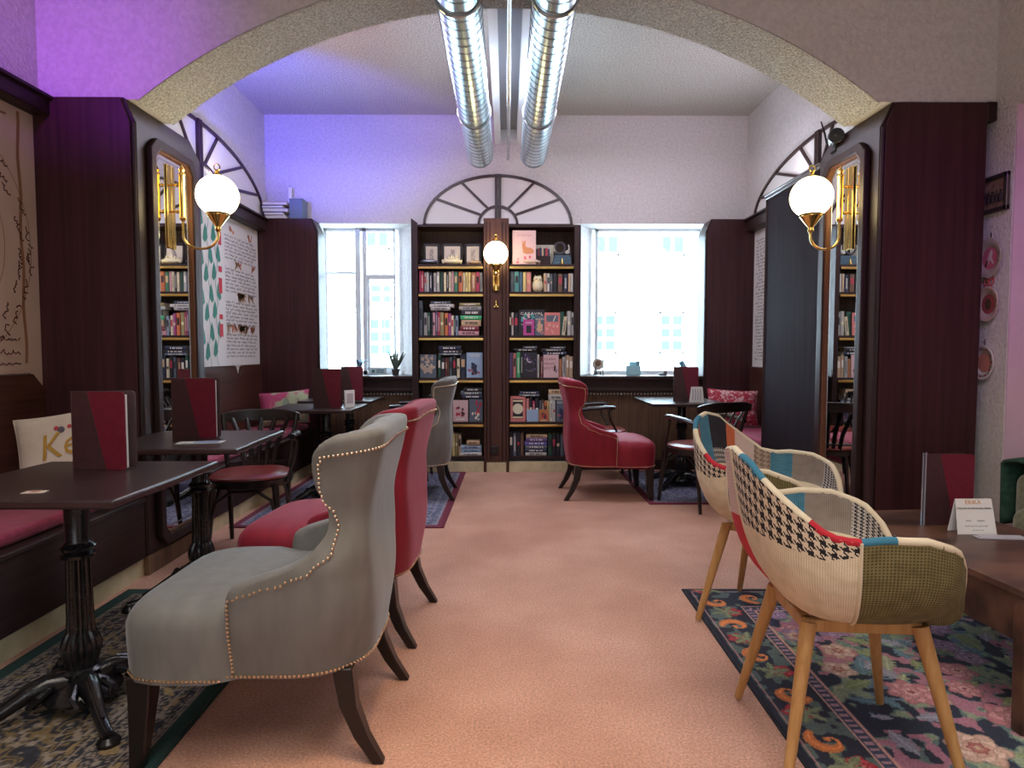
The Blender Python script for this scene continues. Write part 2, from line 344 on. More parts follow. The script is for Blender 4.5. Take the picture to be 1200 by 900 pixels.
obj('panel', bx(0, .45, 0, .83, 0, 2.36), wood('matt_partition_wood', (.010, .005, .008), (.022, .011, .015), 'z', .8, Specular_IOR_Level=.1), pt, bevel=.005)
obj('moulding', MB().box(-.012, .45, -.01, .84, 2.36, 2.40).box(-.02, .45, -.01, .845, 2.385, 2.40), plain('grey_lacquered_moulding', (.16, .15, .17), .25), pt, bevel=.005)
obj('corner_moulding', MB().tube([(0, .83, 0), (0, .83, 2.36)], .01), M['wood_v'], pt, smooth=True)

def octo(y0, y1, z0, z1, c): return [(y0+c, z0), (y1-c, z0), (y1, z0+c), (y1, z1-c), (y1-c, z1), (y0+c, z1), (y0, z1-c), (y0, z0+c)]
def mirror(x, sg, y0, y1, z0, z1, label):
    t = thing('wall_mirror', label, 'mirror', (x, (y0+y1)/2, 0)); h = (y1-y0)/2
    def ring(a, b, x0, x1, c):
        O = octo(-h+a, h-a, z0+a, z1-a, c); I = octo(-h+b, h-b, z0+b, z1-b, c*.8); m = MB(); n = 8
        vs = [(x0*sg, u, v) for u, v in O]+[(x0*sg, u, v) for u, v in I]+[(x1*sg, u, v) for u, v in O]+[(x1*sg, u, v) for u, v in I]
        fs = []
        for i in range(n):
            j = (i+1) % n; fs += [(16+i, 16+j, 24+j, 24+i), (i, j, 16+j, 16+i), (8+i, 24+i, 24+j, 8+j), (i, 8+i, 8+j, j)]
        return m.add(vs, fs)
    obj('frame', ring(0, .05, .001, .032, .06), M['wood_v'], t, bevel=.006)
    obj('inner_frame', ring(.045, .062, .001, .022, .055), wood('inner_frame_wood', (.10, .035, .014), (.17, .07, .028), 'z'), t, bevel=.003)
    obj('glass', MB().prism(octo(-h+.055, h-.055, z0+.055, z1-.055, .045), 'x', .002*sg, .006*sg), M['mirror'], t)
    obj('bevel_strip', ring(.085, .092, .0062, .0075, .035), M['steel'], t)
    return t
mirror(-1.93, 1, 3.45, 3.95, .12, 2.36, 'tall narrow octagonal mirror on the left arch pillar')
mirror(1.985, -1, 3.49, 3.97, .12, 2.36, 'tall narrow octagonal mirror on the right arch pillar')

# benches
def bench(x_wall, x_front, y0, y1, label):
    s = 1 if x_front > x_wall else -1
    t = thing('bench', label, 'bench', (x_front, (y0+y1)/2, 0)); h = (y1-y0)/2; L = abs(x_front-x_wall)-.012
    def b(a, c, *r): return MB().box(*sorted((-s*a, -s*c)), *r)
    obj('kickboard', b(.0, .02, -h, h, .10, .40), M['wood_y'], t, bevel=.003)
    obj('seat_board', b(-.012, L, -h, h, .40, .425), M['wood_y'], t, bevel=.006)
    obj('seat_cushion', b(.045, L-.01, -h+.01, h-.01, .426, .485), M['seat_red'], t, bevel=.022, seg=4)
    return t
bench(-2.46, -1.93, -1.5, 3.34, 'long built-in bench with crimson cushion along the near left wall')
bench(-2.46, -1.93, 4.06, 6.29, 'built-in bench with crimson cushion on the left, beyond the arch')
bench(2.46, 2.0, 4.92, 6.29, 'built-in bench with pink-red cushion at the right rear wall')
WB = wood('red_brown_backboard', (.050, .019, .013), (.095, .036, .024), 'y', .4)
def backboard(x, s, pts, label, loc_y):
    o = obj('backrest_panel', MB().prism([(y-loc_y, z) for y, z in pts], 'x', 0, s*.03), WB, bevel=.004, loc=(x, loc_y, 0), label=label, cat='wood panel')
backboard(-2.459, 1, [(-1.5, .49), (3.345, .49), (3.345, 1.0), (3.26, 1.085), (-1.5, 1.085)], 'horizontal grain backrest board above the near left bench', 1)
backboard(-2.459, 1, [(4.06, .49), (6.29, .49), (6.29, 1.075), (5.86, 1.075), (5.82, 1.06), (5.78, .97), (5.74, .97), (5.70, 1.06), (5.66, 1.075), (4.06, 1.075)], 'backrest board with a small notch above the left rear bench', 5)
backboard(2.459, -1, [(4.92, .49), (6.29, .49), (6.29, 1.05), (4.92, 1.05)], 'backrest board above the right rear bench', 5.5)

# fanlights (lunettes)
def lunette(loc, rz, rx, rzh, irx, irz, angs, label, post=True):
    t = thing('fanlight', label, 'fanlight', loc, rz)
    N = 28
    def el(a, b, k): return (a*cos(pi*k/N), b*sin(pi*k/N))
    obj('panel', MB().prism([el(rx-.01, rzh-.01, k) for k in range(N+1)], 'y', -.012, 0), M['lun_panel'], t)
    def band(a, b, w, d=.03):
        m = MB()
        for k in range(N):
            o1, o2, i2, i1 = el(a, b, k), el(a, b, k+1), el(a-w, b-w, k+1), el(a-w, b-w, k)
            m.prism([o1, o2, i2, i1], 'y', -d, -.001)
        return m
    obj('outer_arch', band(rx, rzh, .026), M['lun_wood'], t)
    obj('inner_arch', band(irx, irz, .024), M['lun_wood'], t)
    for a in angs:
        p, q = (irx*.96*cos(R(a)), irz*.96*sin(R(a))), (rx*.985*cos(R(a)), rzh*.985*sin(R(a)))
        d = Vector((q[0]-p[0], q[1]-p[1])).normalized(); nn = Vector((-d.y, d.x))*.012
        obj('glazing_bar', MB().prism([(p[0]-nn.x, p[1]-nn.y), (q[0]-nn.x, q[1]-nn.y), (q[0]+nn.x, q[1]+nn.y), (p[0]+nn.x, p[1]+nn.y)], 'y', -.026, -.002), M['lun_wood'], t)
    if post: obj('centre_post', MB().box(-.032, -.004, -.04, 0, 0, rzh).box(.004, .032, -.04, 0, 0, rzh), M['lun_wood'], t)
    obj('base_bar', bx(-rx, rx, -.03, 0, -.02, .012), M['lun_wood'], t)
lunette((-.09, 6.545, 2.49), 0, .765, .51, .21, .20, (32, 60, 120, 148), 'semicircular fanlight with spokes above the bookcase')
lunette((-2.455, 5.1, 2.52), R(90), 1.35, .51, .38, .2, (25, 50, 75, 105, 130, 155), 'large semicircular fanlight lit violet on the left rear wall')
lunette((2.455, 5.0, 2.50), R(-90), 1.28, .42, .36, .17, (28, 55, 80, 105, 130, 155), 'large semicircular fanlight on the right rear wall')
lunette((-2.455, 1.9, 2.53), R(90), 1.15, .5, .3, .2, (30, 60, 120, 150), 'fanlight high on the near left wall, cut by the picture edge')

# ================================================================ PARCHMENT PANELS
def scrib(mb, y, z, L, h, x, rnd, dirv=(1, 0), w=.0035, nx=1):
    n = max(6, int(L/(h*.28))); pts = []; ph = rnd.random()*6
    ux, uz = dirv
    for i in range(n+1):
        a = L*i/n; b = h*.5*(sin(i*1.9+ph)*.6+sin(i*.83+ph*2)*.4+(.9 if rnd.random() < .12 else 0)); a += h*.22*cos(i*1.9+ph)
        pts.append((x, y+ux*a-uz*b, z+uz*a+ux*b))
        if rnd.random() < .13 and len(pts) > 2:
            mb.ribbon(pts, w, (nx, 0, 0)); pts = []
    if len(pts) > 2: mb.ribbon(pts, w, (nx, 0, 0))
rnd = random.Random(3)
pa = thing('parchment_panel', 'large aged parchment wall panel with a wheel of handwriting, near left wall', 'wall panel', (-2.459, 2.2, 1.7))
obj('board', MB().prism([(y-2.2, z-1.7) for y, z in [(-1.5, 1.09), (3.262, 1.09), (3.348, 1.005), (3.348, 2.418), (-1.5, 2.418)]], 'x', 0, .01), M['parch1'], pa)
ink = MB(); X0 = .0115; cy, cz = .48, .02
for rr, sz in ((.60, .034), (.54, .022), (.40, .02), (.33, .018), (.24, .016)):
    a = 0
    while a < 2*pi:
        L = rnd.uniform(.05, .13); 
        if rnd.random() < .8: scrib(ink, cy+rr*cos(a), cz+rr*sin(a), L, sz*rnd.uniform(.8, 1.3), X0, rnd, (sin(a+L/rr/2), -cos(a+L/rr/2)), .0075 if sz > .02 else .0048)
        a += (L+.04)/rr
for k in range(26):
    a = 2*pi*k/26
    scrib(ink, cy+.1*cos(a), cz+.1*sin(a), .17, .014, X0, rnd, (cos(a), sin(a)), .0042)
for z, h in ((-.44, .016), (-.505, .03), (-.56, .018)): scrib(ink, -.6, z, 1.60, h, X0, rnd, (1, 0), .0058)
obj('handwriting', ink, M['ink'], pa, kind='stuff')
st = MB()
for rr in (.62, .45, .2):
    st.ribbon([(X0-.0005, cy+rr*cos(2*pi*k/60), cz+rr*sin(2*pi*k/60)) for k in range(61)], .004, (1, 0, 0))
st.ribbon([(X0-.0005, 1.04+.006*sin(k), -.56+k*.06) for k in range(22)], .02, (1, 0, 0))
st.ribbon([(X0-.0005, -1.5+k*.13, .66+.006*sin(k*2)) for k in range(20)], .012, (1, 0, 0))
obj('stained_border', st, M['stain'], pa, kind='stuff')

def parch_b(loc, s, y0, y1, z0, z1, label, rich=True):
    rnd = random.Random(11)
    t = thing('parchment_panel', label, 'wall panel', loc)
    obj('board', MB().prism([(y0, z0), (y1, z0), (y1, z1), (y0, z1)], 'x', 0, s*.01), M['parch2'], t)
    X = s*.0115; m = MB(); yA = y0+(.40 if rich else .05)
    z = z1-.10; row = 0
    while z > z0+.06:
        blk = row % 9
        if blk in (0, 1) and rich: pass
        else:
            y = yA+.12
            while y < y1-.1: L = rnd.uniform(.04, .12); scrib(m, y, z, min(L, y1-.05-y), .022, X, rnd, (1, 0), .0055, s); y += L+.025
        z -= .032; row += 1
    obj('handwriting', m, M['inkb'], t, kind='stuff')
    if rich:
        iv = MB(); stem = MB()
        for c in (0.0, .16, .30):
            yy = y0+.05+c
            stem.ribbon([(X, yy+.02*sin(k*.9+c*9), z0+k*(z1-z0)/30) for k in range(31)], .007, (s, 0, 0))
            for k in range(8):
                zz = z0+.06+k*.16+c*.2; sg = 1 if k % 2 else -1
                if zz > z1-.1: continue
                P = [(X*1.05, yy, zz), (X*1.05, yy+sg*.05, zz-.045), (X*1.05, yy+sg*.085, zz-.02), (X*1.05, yy+sg*.07, zz+.05), (X*1.05, yy+sg*.04, zz+.115), (X*1.05, yy+sg*.012, zz+.07)]
                iv.add(P, [(0, 1, 2, 3, 4, 5)])
        obj('ivy_leaves', iv, M['ivy'], t, kind='stuff'); obj('ivy_stems', stem, M['ivy'], t, kind='stuff')
        rb = MB()
        for zz, h in ((z1-.12, .06), (z1-.27, .14), (z1-.50, .05), (z1-.68, .13), (z1-.90, .04), (z1-1.05, .11)):
            rb.add([(X*1.1, yA-.01, zz), (X*1.1, yA+.055, zz), (X*1.1, yA+.055, zz+h), (X*1.1, yA-.01, zz+h)], [(0, 1, 2, 3)])
        obj('red_ribbons', rb, M['ribbon'], t, kind='stuff')
        for mat, nm in ((M['fox'], 'orange_figures'), (M['ochre'], 'ochre_figures')):
            f = MB()
            for k in range(14):
                row = rnd.choice((0, 9, 18, 27)); zz = z1-.10-.032*(row+.5); yy = rnd.uniform(yA+.15, y1-.12)
                pts = [(X, yy+i*.012*rnd.choice((1, 1, -.5)), zz-.04+.085*abs(sin(i*1.1+k))) for i in range(7)]
                f.ribbon(pts, .02, (s, 0, 0))
            obj(nm, f, mat, t, kind='stuff')
    return t
parch_b((-2.459, 5.2, 0), 1, -.17, 1.085, 1.077, 2.378, 'white parchment wall panel with ivy, red ribbons and rows of handwriting, left rear wall')
parch_b((2.459, 5.6, 0), -1, -.68, .685, 1.052, 2.378, 'narrow sight of a pale handwritten wall panel on the right rear wall', False)

# ================================================================ BOOKCASE
BX0, BX1, YF, YB = -.935, .725, 6.25, 6.53
bc = thing('bookcase', 'tall dark mahogany double bookcase with brass shelf strips between the windows', 'bookcase', (-.105, YF, 0))
ox = -.105
def B(x0, x1, y0, y1, z0, z1): return bx(x0-ox, x1-ox, y0-YF, y1-YF, z0, z1)
for x0, x1, sg in ((BX0, BX0+.06, 1), (BX1-.06, BX1, -1)):
    inn = x1 if sg > 0 else x0
    obj('side_panel', B(x0, x1, YF+.01, YB, 0, 2.44), M['wood_v'], bc, bevel=.003)
    obj('side_post', MB().prism([(x0-ox, .11), (x1-ox, .11), (x1-ox, 2.455), ((x0 if sg > 0 else x1)-ox, 2.50 if True else 0), ((x0 if sg > 0 else x1)-ox, 2.455)][:5], 'y', -.012, .01), M['wood_v'], bc)
obj('top_board', B(BX0+.06, BX1-.06, YF+.02, YB, 2.42, 2.445), M['wood_x'], bc, bevel=.003)
obj('back_panel', B(BX0+.06, BX1-.06, YB-.012, YB, .1, 2.42), wood('bookcase_back', (.05, .032, .022), (.085, .058, .04), 'z', .6), bc)
obj('centre_post', B(-.228, .02, YF-.02, YB-.03, .0, 2.50), wood('post_wood', (.06, .024, .018), (.10, .042, .03), 'z'), bc, bevel=.006)
for k, xx in enumerate((-.20, -.165, -.045, -.01)):
    obj('flute', MB().tube([(xx-ox, -.021, .12), (xx-ox, -.021, 2.46)], .006, 6), M['wood_v'], bc, smooth=True)
SH = [2.06, 1.79, 1.36, .94, .50, .155]
for side, (a, b) in enumerate(((BX0+.061, -.229), (.021, BX1-.061))):
    for i, z in enumerate(SH):
        s_ = obj('shelf', B(a, b, YF+.012, YB-.013, z-.028, z), M['wood_x'], bc, bevel=.002)
        if i < 5: obj('brass_strip', B(a+.004, b-.004, YF, YF+.012, z-.048, z-.026), M['old_brass'], s_, bevel=.002)
    obj('plinth', B(a-.05 if side == 0 else a, b if side == 0 else b+.05, YF-.005, YF+.01, .0, .105), M['cream_base'], bc, bevel=.002)
obj('centre_plinth', B(-.20, -.008, YF-.026, YF-.020, .0, .10), M['cream_base'], bc)
so = obj('socket', B(-.165, -.085, YF-.030, YF-.021, .18, .26), M['black'], bc, bevel=.004)
obj('socket_hole', MB().lathe([(.018, 0), (.018, .003)], (-.125-ox, -.034, .22), 16, ax='y'), plain('dark_socket', (.03, .03, .03), .2), so)
# ================================================================ WALL LAMPS
def lamp(loc, s, label, D_=-.20, w=-.27):
    # loc = globe centre; s = direction from wall to globe along x (+1/-1), 0 = facing the camera (-y)
    t = thing('wall_lamp', label, 'lamp', loc, 0 if s >= 0 else pi)
    r = .116
    obj('globe', MB().ball((0, 0, 0), r, 32, 18), M['globe'], t, smooth=True)
    obj('finial', MB().lathe([(.028, .112), (.022, .122), (.008, .128), (.012, .138), (.005, .146)], seg=12).tube([(.017*cos(k*pi/6), 0, .162+.017*sin(k*pi/6)) for k in range(12)], .004, 6, True), M['brass'], t, smooth=True)
    cup = obj('cup', MB().lathe([(.058, -.098), (.062, -.112), (.052, -.125), (.030, -.155), (.014, -.175), (.018, -.19), (.010, -.205)], seg=20), M['brass'], t, smooth=True)
    obj('gallery', MB().tube([(.059*cos(k*pi/10), .059*sin(k*pi/10), -.102) for k in range(20)], .006, 6, True), plain('antique_bronze', (.16, .10, .05), .35, .8), cup, smooth=True)
    if s:
        pts = [(D_, 0, -.12), (D_, 0, -.20)]+[(D_/2+(D_/2)*cos(pi*k/10), 0, -.225-.075*sin(pi*k/10)) for k in range(11)][:]+[(0, 0, -.20)]
        obj('arm', MB().tube(pts, .0075, 10), M['brass'], t, smooth=True)
        tb = obj('upright_tube', MB().lathe([(.008, -.145), (.017, -.135), (.019, -.12), (.017, -.115), (.017, .11), (.020, .115), (.020, .125), (.012, .132), (.018, .145), (.010, .160), (.003, .175)], (D_, 0, 0), 20), M['brass'], t, smooth=True)
        for zz in (.06, -.09): obj('stub', MB().tube([(D_, 0, zz), (w, 0, zz)], .006, 8).ball((D_-.03, 0, zz), .011, 10, 6), M['brass'], tb, smooth=True)
        obj('backplate', MB().box(w, w+.008, -.042, -.003, -.30, .17).box(w, w+.008, .003, .042, -.30, .17), M['brass'], t, bevel=.003)
    else:
        pts = [(0, 0, -.20), (0, .01, -.24), (0, .05, -.27), (0, .10, -.25), (0, .125, -.20)]
        obj('arm', MB().tube(pts, .008, 10), M['brass'], t, smooth=True)
        for dx in (-.022, .022): obj('upright_tube', MB().lathe([(.004, -.35), (.013, -.34), (.015, -.28), (.012, -.20), (.014, -.16), (.006, -.14)], (dx, .13, 0), 14), M['brass'], t, smooth=True)
        obj('backplate', MB().box(-.014, .014, .135, .149, -.34, .17), M['brass'], t, bevel=.003)
        obj('wall_knob', MB().lathe([(.006, -.50), (.016, -.485), (.008, -.47), (.012, -.455), (.006, -.44), (.014, -.43)], (0, .135, 0), 12).tube([(-.022, .14, -.495), (.022, .14, -.495)], .006, 6), M['brass'], t, smooth=True)
    return t
lamp((-1.652, 3.67, 2.088), 1, 'glowing opal globe lamp on a curved brass arm at the left pillar')
lamp((1.753, 3.67, 2.088), -1, 'glowing opal globe lamp on a curved brass arm at the right pillar', -.165, -.222)
lamp((-.105, 6.08, 2.135), 0, 'smaller-looking glowing globe lamp on the bookcase centre post')

# ================================================================ DUCTS
for x, lab in ((-.248, 'left one of two round spiral metal air ducts under the ceiling'), (.248, 'right one of two round spiral metal air ducts under the ceiling')):
    t = thing('air_duct', lab, 'air duct', (x, 0, 3.02))
    y0, y1, r = -1.5, 5.95, .118
    obj('pipe', MB().lathe([(r, y0), (r, y1)], seg=40, ax='y'), M['duct'], t, smooth=True)
    n = int((y1-1.8)/.088)
    ring = MB()
    for k in range(n): ring.tube([((r+.001)*cos(2*pi*i/28), 1.8+.088*(k+i/28), (r+.001)*sin(2*pi*i/28)) for i in range(29)], .0019, 4)
    obj('spiral_seam', ring, plain('duct_seam', (.22, .26, .28), .4, .8), t, kind='stuff')
    obj('end_cap', MB().lathe([(r+.004, y1-.012), (r+.004, y1+.004)], seg=36, ax='y'), plain('duct_end', (.32, .36, .38), .4, .7), t, smooth=True)
    lv = MB()
    for k in range(7): lv.box(-sqrt(.0125-(k*.03-.09)**2), sqrt(.0125-(k*.03-.09)**2), y1-.012-.006, y1+.006, k*.03-.09-.003, k*.03-.09+.003)
    obj('end_grille', lv, M['steel'], t)
    for yy in (2.4, 3.3, 4.9):
        ztop = .93 if yy < 3.6 else .58
        if 3.3 < yy < 3.8: continue
        obj('clamp', MB().tube([((r+.006)*cos(2*pi*i/24), yy, (r+.006)*sin(2*pi*i/24)) for i in range(24)], .007, 6, True).box(-.006, .006, yy-.006, yy+.006, r, ztop), M['steel'], t)
t = thing('ceiling_rod', 'thin polished metal rod running between the two air ducts', 'rod', (.014, 0, 2.99))
obj('rod', MB().lathe([(.013, -1.5), (.013, 5.95)], seg=16, ax='y'), M['steel'], t, smooth=True)
obj('rod_bracket', MB().box(-.004, .004, 4.6, 4.61, .01, .43).box(-.004, .004, 5.5, 5.51, .01, .43), M['steel'], t)
obj('end_knob', MB().lathe([(.012, 5.95), (.016, 5.96), (.004, 5.975)], seg=12, ax='y'), M['steel'], t, smooth=True)

# ================================================================ TABLES
def bistro(loc, w, d, label, px=0, py=0, rz=0):
    t = thing('bistro_table', label, 'table', loc, rz)
    top = obj('tabletop', bx(-w/2, w/2, -d/2, d/2, .722, .750), M['wood_t'], t, bevel=.006, seg=3)
    obj('edge_band', MB().box(-w/2-.0015, w/2+.0015, -d/2-.0015, d/2+.0015, .730, .742), M['wood_edge'], top)
    obj('top_plate', bx(px-.16, px+.16, py-.16, py+.16, .708, .722), M['iron'], t, bevel=.003)
    prof = [(.11, .035), (.12, .05), (.105, .07), (.08, .085), (.055, .10), (.050, .115), (.062, .122), (.045, .13), (.052, .15), (.062, .18), (.064, .205), (.055, .235), (.046, .25),
            (.044, .255), (.042, .30), (.038, .50), (.050, .505), (.050, .515), (.040, .52), (.052, .54), (.040, .552), (.036, .56), (.038, .70), (.06, .708)]
    obj('column', MB().lathe(prof, (px, py, 0), 48, .16, 16, (.14, .50)), M['iron'], t, smooth=True)
    for k in range(4):
        a = R(45+90*k); m = MB(); m.m = Matrix.Translation((px, py, 0)) @ Matrix.Rotation(a, 4, 'Z')
        pts = [(.05, 0, .085), (.10, 0, .095), (.15, 0, .085), (.20, 0, .060), (.25, 0, .038), (.29, 0, .024), (.335, 0, .022)]
        m.tube(pts, [.045, .036, .028, .023, .021, .0215, .0215], 10, flat=.9)
        m.tube([(.10, .0, .128), (.15, 0, .112), (.21, 0, .082), (.27, 0, .058)], [.008, .009, .008, .006], 6)
        for sg in (-1, 1): m.tube([(.09, sg*.035, .10), (.13, sg*.055, .085), (.155, sg*.045, .06), (.14, sg*.028, .05), (.12, sg*.032, .065)], [.012, .011, .010, .009, .006], 6)
        m.lathe([(.032, .0), (.034, .012), (.022, .026)], (.325, 0, 0), 14)
        obj('foot', m, M['iron'], t, smooth=True)
    return t
tN = bistro((-1.50, 2.20, .009), .67, .68, 'dark wood bistro table nearest the camera on the left, with a coaster on it', .06, -.10)
dup(tN, (-1.575, 3.19, .009), R(2), 'second dark bistro table on the left, beside the arch pillar with a leaflet on it')
t3 = bistro((-1.51, 5.06, .009), .66, .60, 'third dark bistro table on the left, with a menu and a small card', .06, 0)
dup(t3, (-1.54, 5.93, .009), 0, 'farthest bistro table on the left, directly under the left window')
bistro((1.56, 5.72, .009), .66, .84, 'bistro table at the right rear under the right window', 0, -.12)

# low wooden table on the right
t = thing('low_table', 'low rustic brown wooden table at the right edge, with drawer box and open shelf', 'table', (1.84, 2.385, .009), R(3.5))
LW, LD = .29, .49
obj('tabletop', bx(-LW, LW, -LD, LD, .435, .46), M['wood_low'], t, bevel=.003)
obj('drawer_box', MB().box(-LW+.015, LW-.015, -LD+.01, -LD+.30, .285, .435), M['wood_low'], t, bevel=.003)
obj('shelf_board', MB().box(-LW+.015, LW-.015, -LD+.30, LD-.01, .285, .30).box(LW-.03, LW-.015, -LD+.30, LD-.01, .30, .435).box(-LW+.015, LW-.015, LD-.025, LD-.01, .30, .435), M['wood_low'], t, bevel=.002)
obj('divider', bx(-LW+.02, LW-.02, .02, .035, .30, .435), M['wood_low'], t)
for a in (-1, 1):
    for b in (-1, 1):
        obj('leg', MB().prism([(a*(LW-.005), .435), (a*(LW-.05), .435), (a*(LW-.042), .0), (a*(LW-.012), .0)], 'y', b*(LD-.005), b*(LD-.045)), M['wood_low'], t, bevel=.003)

# ================================================================ WINGBACK CHAIRS
def lerp_tab(tab, z):
    if z <= tab[0][0]: return tab[0][1]
    for (a, u), (b, v) in zip(tab, tab[1:]):
        if z <= b:
            k = (z-a)/(b-a); k = k*k*(3-2*k) if True else k
            return u+(v-u)*k
    return tab[-1][1]
FT = [(.27, .06), (.50, .06), (.545, .045), (.565, -.015), (.585, -.09), (.62, -.17), (.67, -.225), (.74, -.238), (.775, -.228), (.81, -.198), (.85, -.19), (.93, -.19), (.972, -.215)]
WT = [(.27, .285), (.45, .315), (.58, .315), (.72, .272), (.85, .288), (.97, .31)]
BT = [(.27, -.325), (.45, -.345), (.70, -.335), (.97, -.385)]
RT = [(.27, .20), (.55, .15), (.68, .09), (.80, .10), (.97, .12)]
def wpath(z, ins=0, nA=5, nC=7, nB=6, F=None):
    """U shaped plan path at height z, from the near arm front round the back to the far arm front."""
    f = (lerp_tab(FT, z) if F is None else F); w = lerp_tab(WT, z)-ins; b = lerp_tab(BT, z)+ins; r = max(.02, lerp_tab(RT, z)-ins)
    P = []
    for i in range(nA): P.append((f+(b+r-f)*i/nA, -w))
    for i in range(nC): a = pi/2*i/nC; P.append((b+r-r*sin(a), -(w-r)-r*cos(a)))
    for i in range(nB+1): P.append((b, -(w-r)+2*(w-r)*i/nB))
    for i in range(1, nC+1): a = pi/2*(1-i/nC); P.append((b+r-r*sin(a), (w-r)+r*cos(a)))
    for i in range(1, nA+1): P.append((b+r+(f-b-r)*i/nA, w))
    return P
def along(P, s):
    """point at arc length s from the start of path P"""
    for a, b in zip(P, P[1:]):
        L = sqrt((a[0]-b[0])**2+(a[1]-b[1])**2)
        if s <= L: return (a[0]+(b[0]-a[0])*s/L, a[1]+(b[1]-a[1])*s/L)
        s -= L
    return P[-1]
def plen(P): return sum(sqrt((a[0]-b[0])**2+(a[1]-b[1])**2) for a, b in zip(P, P[1:]))
def drop(u, z): return max(0, min(1, (z-.80)/.17))*(.030*u**3.5-.014*(1-u))
def wingchair(mat, label):
    t = thing('wingback_chair', label, 'chair', (0, 0, 0))
    zs = [.268, .275, .33, .40, .47, .515, .545, .565, .585, .61, .64, .68, .72, .76, .785, .81, .85, .90, .94, .965, .972]
    rows = []
    for z in zs:
        th = .075 if z < .95 else (.062 if z < .97 else .035)
        o_in = 0 if .27 < z < .966 else .008
        if z > .97: o_in = .018
        O = wpath(z, o_in); N = len(O); I = wpath(z, th)
        F = lerp_tab(FT, z)
        if z < .62: I = [(min(p[0], 9), p[1]) for p in I]
        if z > .62:
            I2 = []
            for k, p in enumerate(I):
                c = abs(sin(k*pi/4.0)); q = .026*c if 4 < k < N-5 else 0
                cx, cy = p[0]-(-.12), p[1]; l = sqrt(cx*cx+cy*cy) or 1
                I2.append((p[0]-cx/l*q, p[1]-cy/l*q))
            I = I2
        r1 = [(p[0], p[1], z-drop(abs(2*k/(N-1)-1), z)) for k, p in enumerate(O)]; r2 = [(p[0], p[1], z-drop(abs(2*k/(N-1)-1), z)) for k, p in enumerate(I)]
        rows.append(r1+r2[::-1])
    m = MB(); n = len(rows[0]); vs = [p for r in rows for p in r]
    fs = [(j*n+i, j*n+(i+1) % n, (j+1)*n+(i+1) % n, (j+1)*n+i) for j in range(len(rows)-1) for i in range(n)]
    h = n//2
    for j in (0, len(rows)-1):
        for i in range(h-1): fs.append((j*n+i, j*n+i+1, j*n+n-2-i, j*n+n-1-i))
    m.add(vs, fs)
    obj('backrest_shell', m, mat, t, sub=1)
    # seat
    sm = MB(); nx, ny = 12, 10
    def sup(u, v, z, e=0):
        x = -.28+.64*u; w = .235+.085*min(1, max(0, (u-.35)/.35)); y = (-w+2*w*v)
        if u > .9: pass
        return (x, y, z)
    prof = [(.272, .0), (.29, .0), (.38, .004), (.43, .004), (.455, -.004), (.475, -.022), (.488, -.06), (.500, -.14), (.505, -.25)]
    per = []
    K = 44
    for k in range(K):
        a = 2*pi*k/K; e = 5.5
        c_, s_ = cos(a), sin(a); rr = (abs(c_)**e+abs(s_)**e)**(-1/e)
        x = c_*rr; y = s_*rr
        w = .262 if x < -.2 else .262+.052*min(1, (x+.2)/.35)
        per.append((x, y, w))
    vs = []
    for z, ins in prof:
        for x, y, w in per: vs.append((.055+x*(.315+ins), y*(w+ins*.95), z))
    fs = [(j*K+i, j*K+(i+1) % K, (j+1)*K+(i+1) % K, (j+1)*K+i) for j in range(len(prof)-1) for i in range(K)]
    fs += [tuple(range(K))[::-1], tuple((len(prof)-1)*K+i for i in range(K))]
    sm.add(vs, fs)
    obj('seat', sm, mat, t, smooth=True)
    # nail heads
    nm = MB()
    def nail(x, y, z): nm.ball((x, y, z), .0052, 6, 4)
    P = wpath(.285); L = plen(P); k = 0
    while k*.0125 < L: p = along(P, k*.0125); nail(p[0]*1.003, p[1]*1.006, .285); k += 1
    for sg in (-1, 1):
        z = .30
        while z < .515: nail(lerp_tab(FT, z)-.022, sg*(lerp_tab(WT, z)+.002), z); z += .0125
        z = .515; prev = None
        pts = []
        while z < .925:
            F = lerp_tab(FT, z+.028)-.024; PP = wpath(z, -.002, F=F); pts.append((PP[0][0], sg*abs(PP[0][1]), z-drop(1, z))); z += .002
        acc = 0; last = Vector(pts[0]); nail(*last)
        for q in pts:
            q = Vector(q)
            if (q-last).length > .0125: nail(*q); last = q
    Q = [(.055+x*.317, y*w*1.004) for x, y, w in per if .055+x*.317 > .07]
    Q.sort(key=lambda q: math.atan2(q[1], q[0])); Q = [(.062, -.314)]+Q+[(.062, .314)]; L = plen(Q); k = 0
    while k*.0125 < L: p = along(Q, k*.0125); nail(p[0], p[1], .285); k += 1
    P = wpath(.925, -.002); L = plen(P); k = 2
    while k*.0125 < L-.02: p = along(P, k*.0125); nail(p[0], p[1], .925-drop(abs(2*k*.0125/L-1), .925)); k += 1
    obj('nailhead_trim', nm, M['nail'], t, kind='stuff', smooth=True)
    for sg in (-1, 1):
        m = MB()
        for i, (x, z, w) in enumerate([(0, 0, 0)]): pass
        def leg(pts, ws):
            m = MB(); vs = []
            for (x, y, z), w in zip(pts, ws): vs += [(x-w, y-w, z), (x+w, y-w, z), (x+w, y+w, z), (x-w, y+w, z)]
            fs = [(4*i+a, 4*i+(a+1) % 4, 4*i+4+(a+1) % 4, 4*i+4+a) for i in range(len(pts)-1) for a in range(4)]+[(3, 2, 1, 0), tuple(len(vs)-4+a for a in range(4))]
            return m.add(vs, fs)
        obj('leg', leg([(.325, sg*.265, 0), (.315, sg*.262, .10), (.31, sg*.255, .20), (.31, sg*.25, .275)], [.018, .024, .030, .034]), M['black_wood'], t, bevel=.004)
        obj('leg', leg([(-.36, sg*.235, 0), (-.31, sg*.23, .08), (-.272, sg*.222, .17), (-.255, sg*.21, .28)], [.017, .021, .025, .029]), M['black_wood'], t, bevel=.004)
    return t
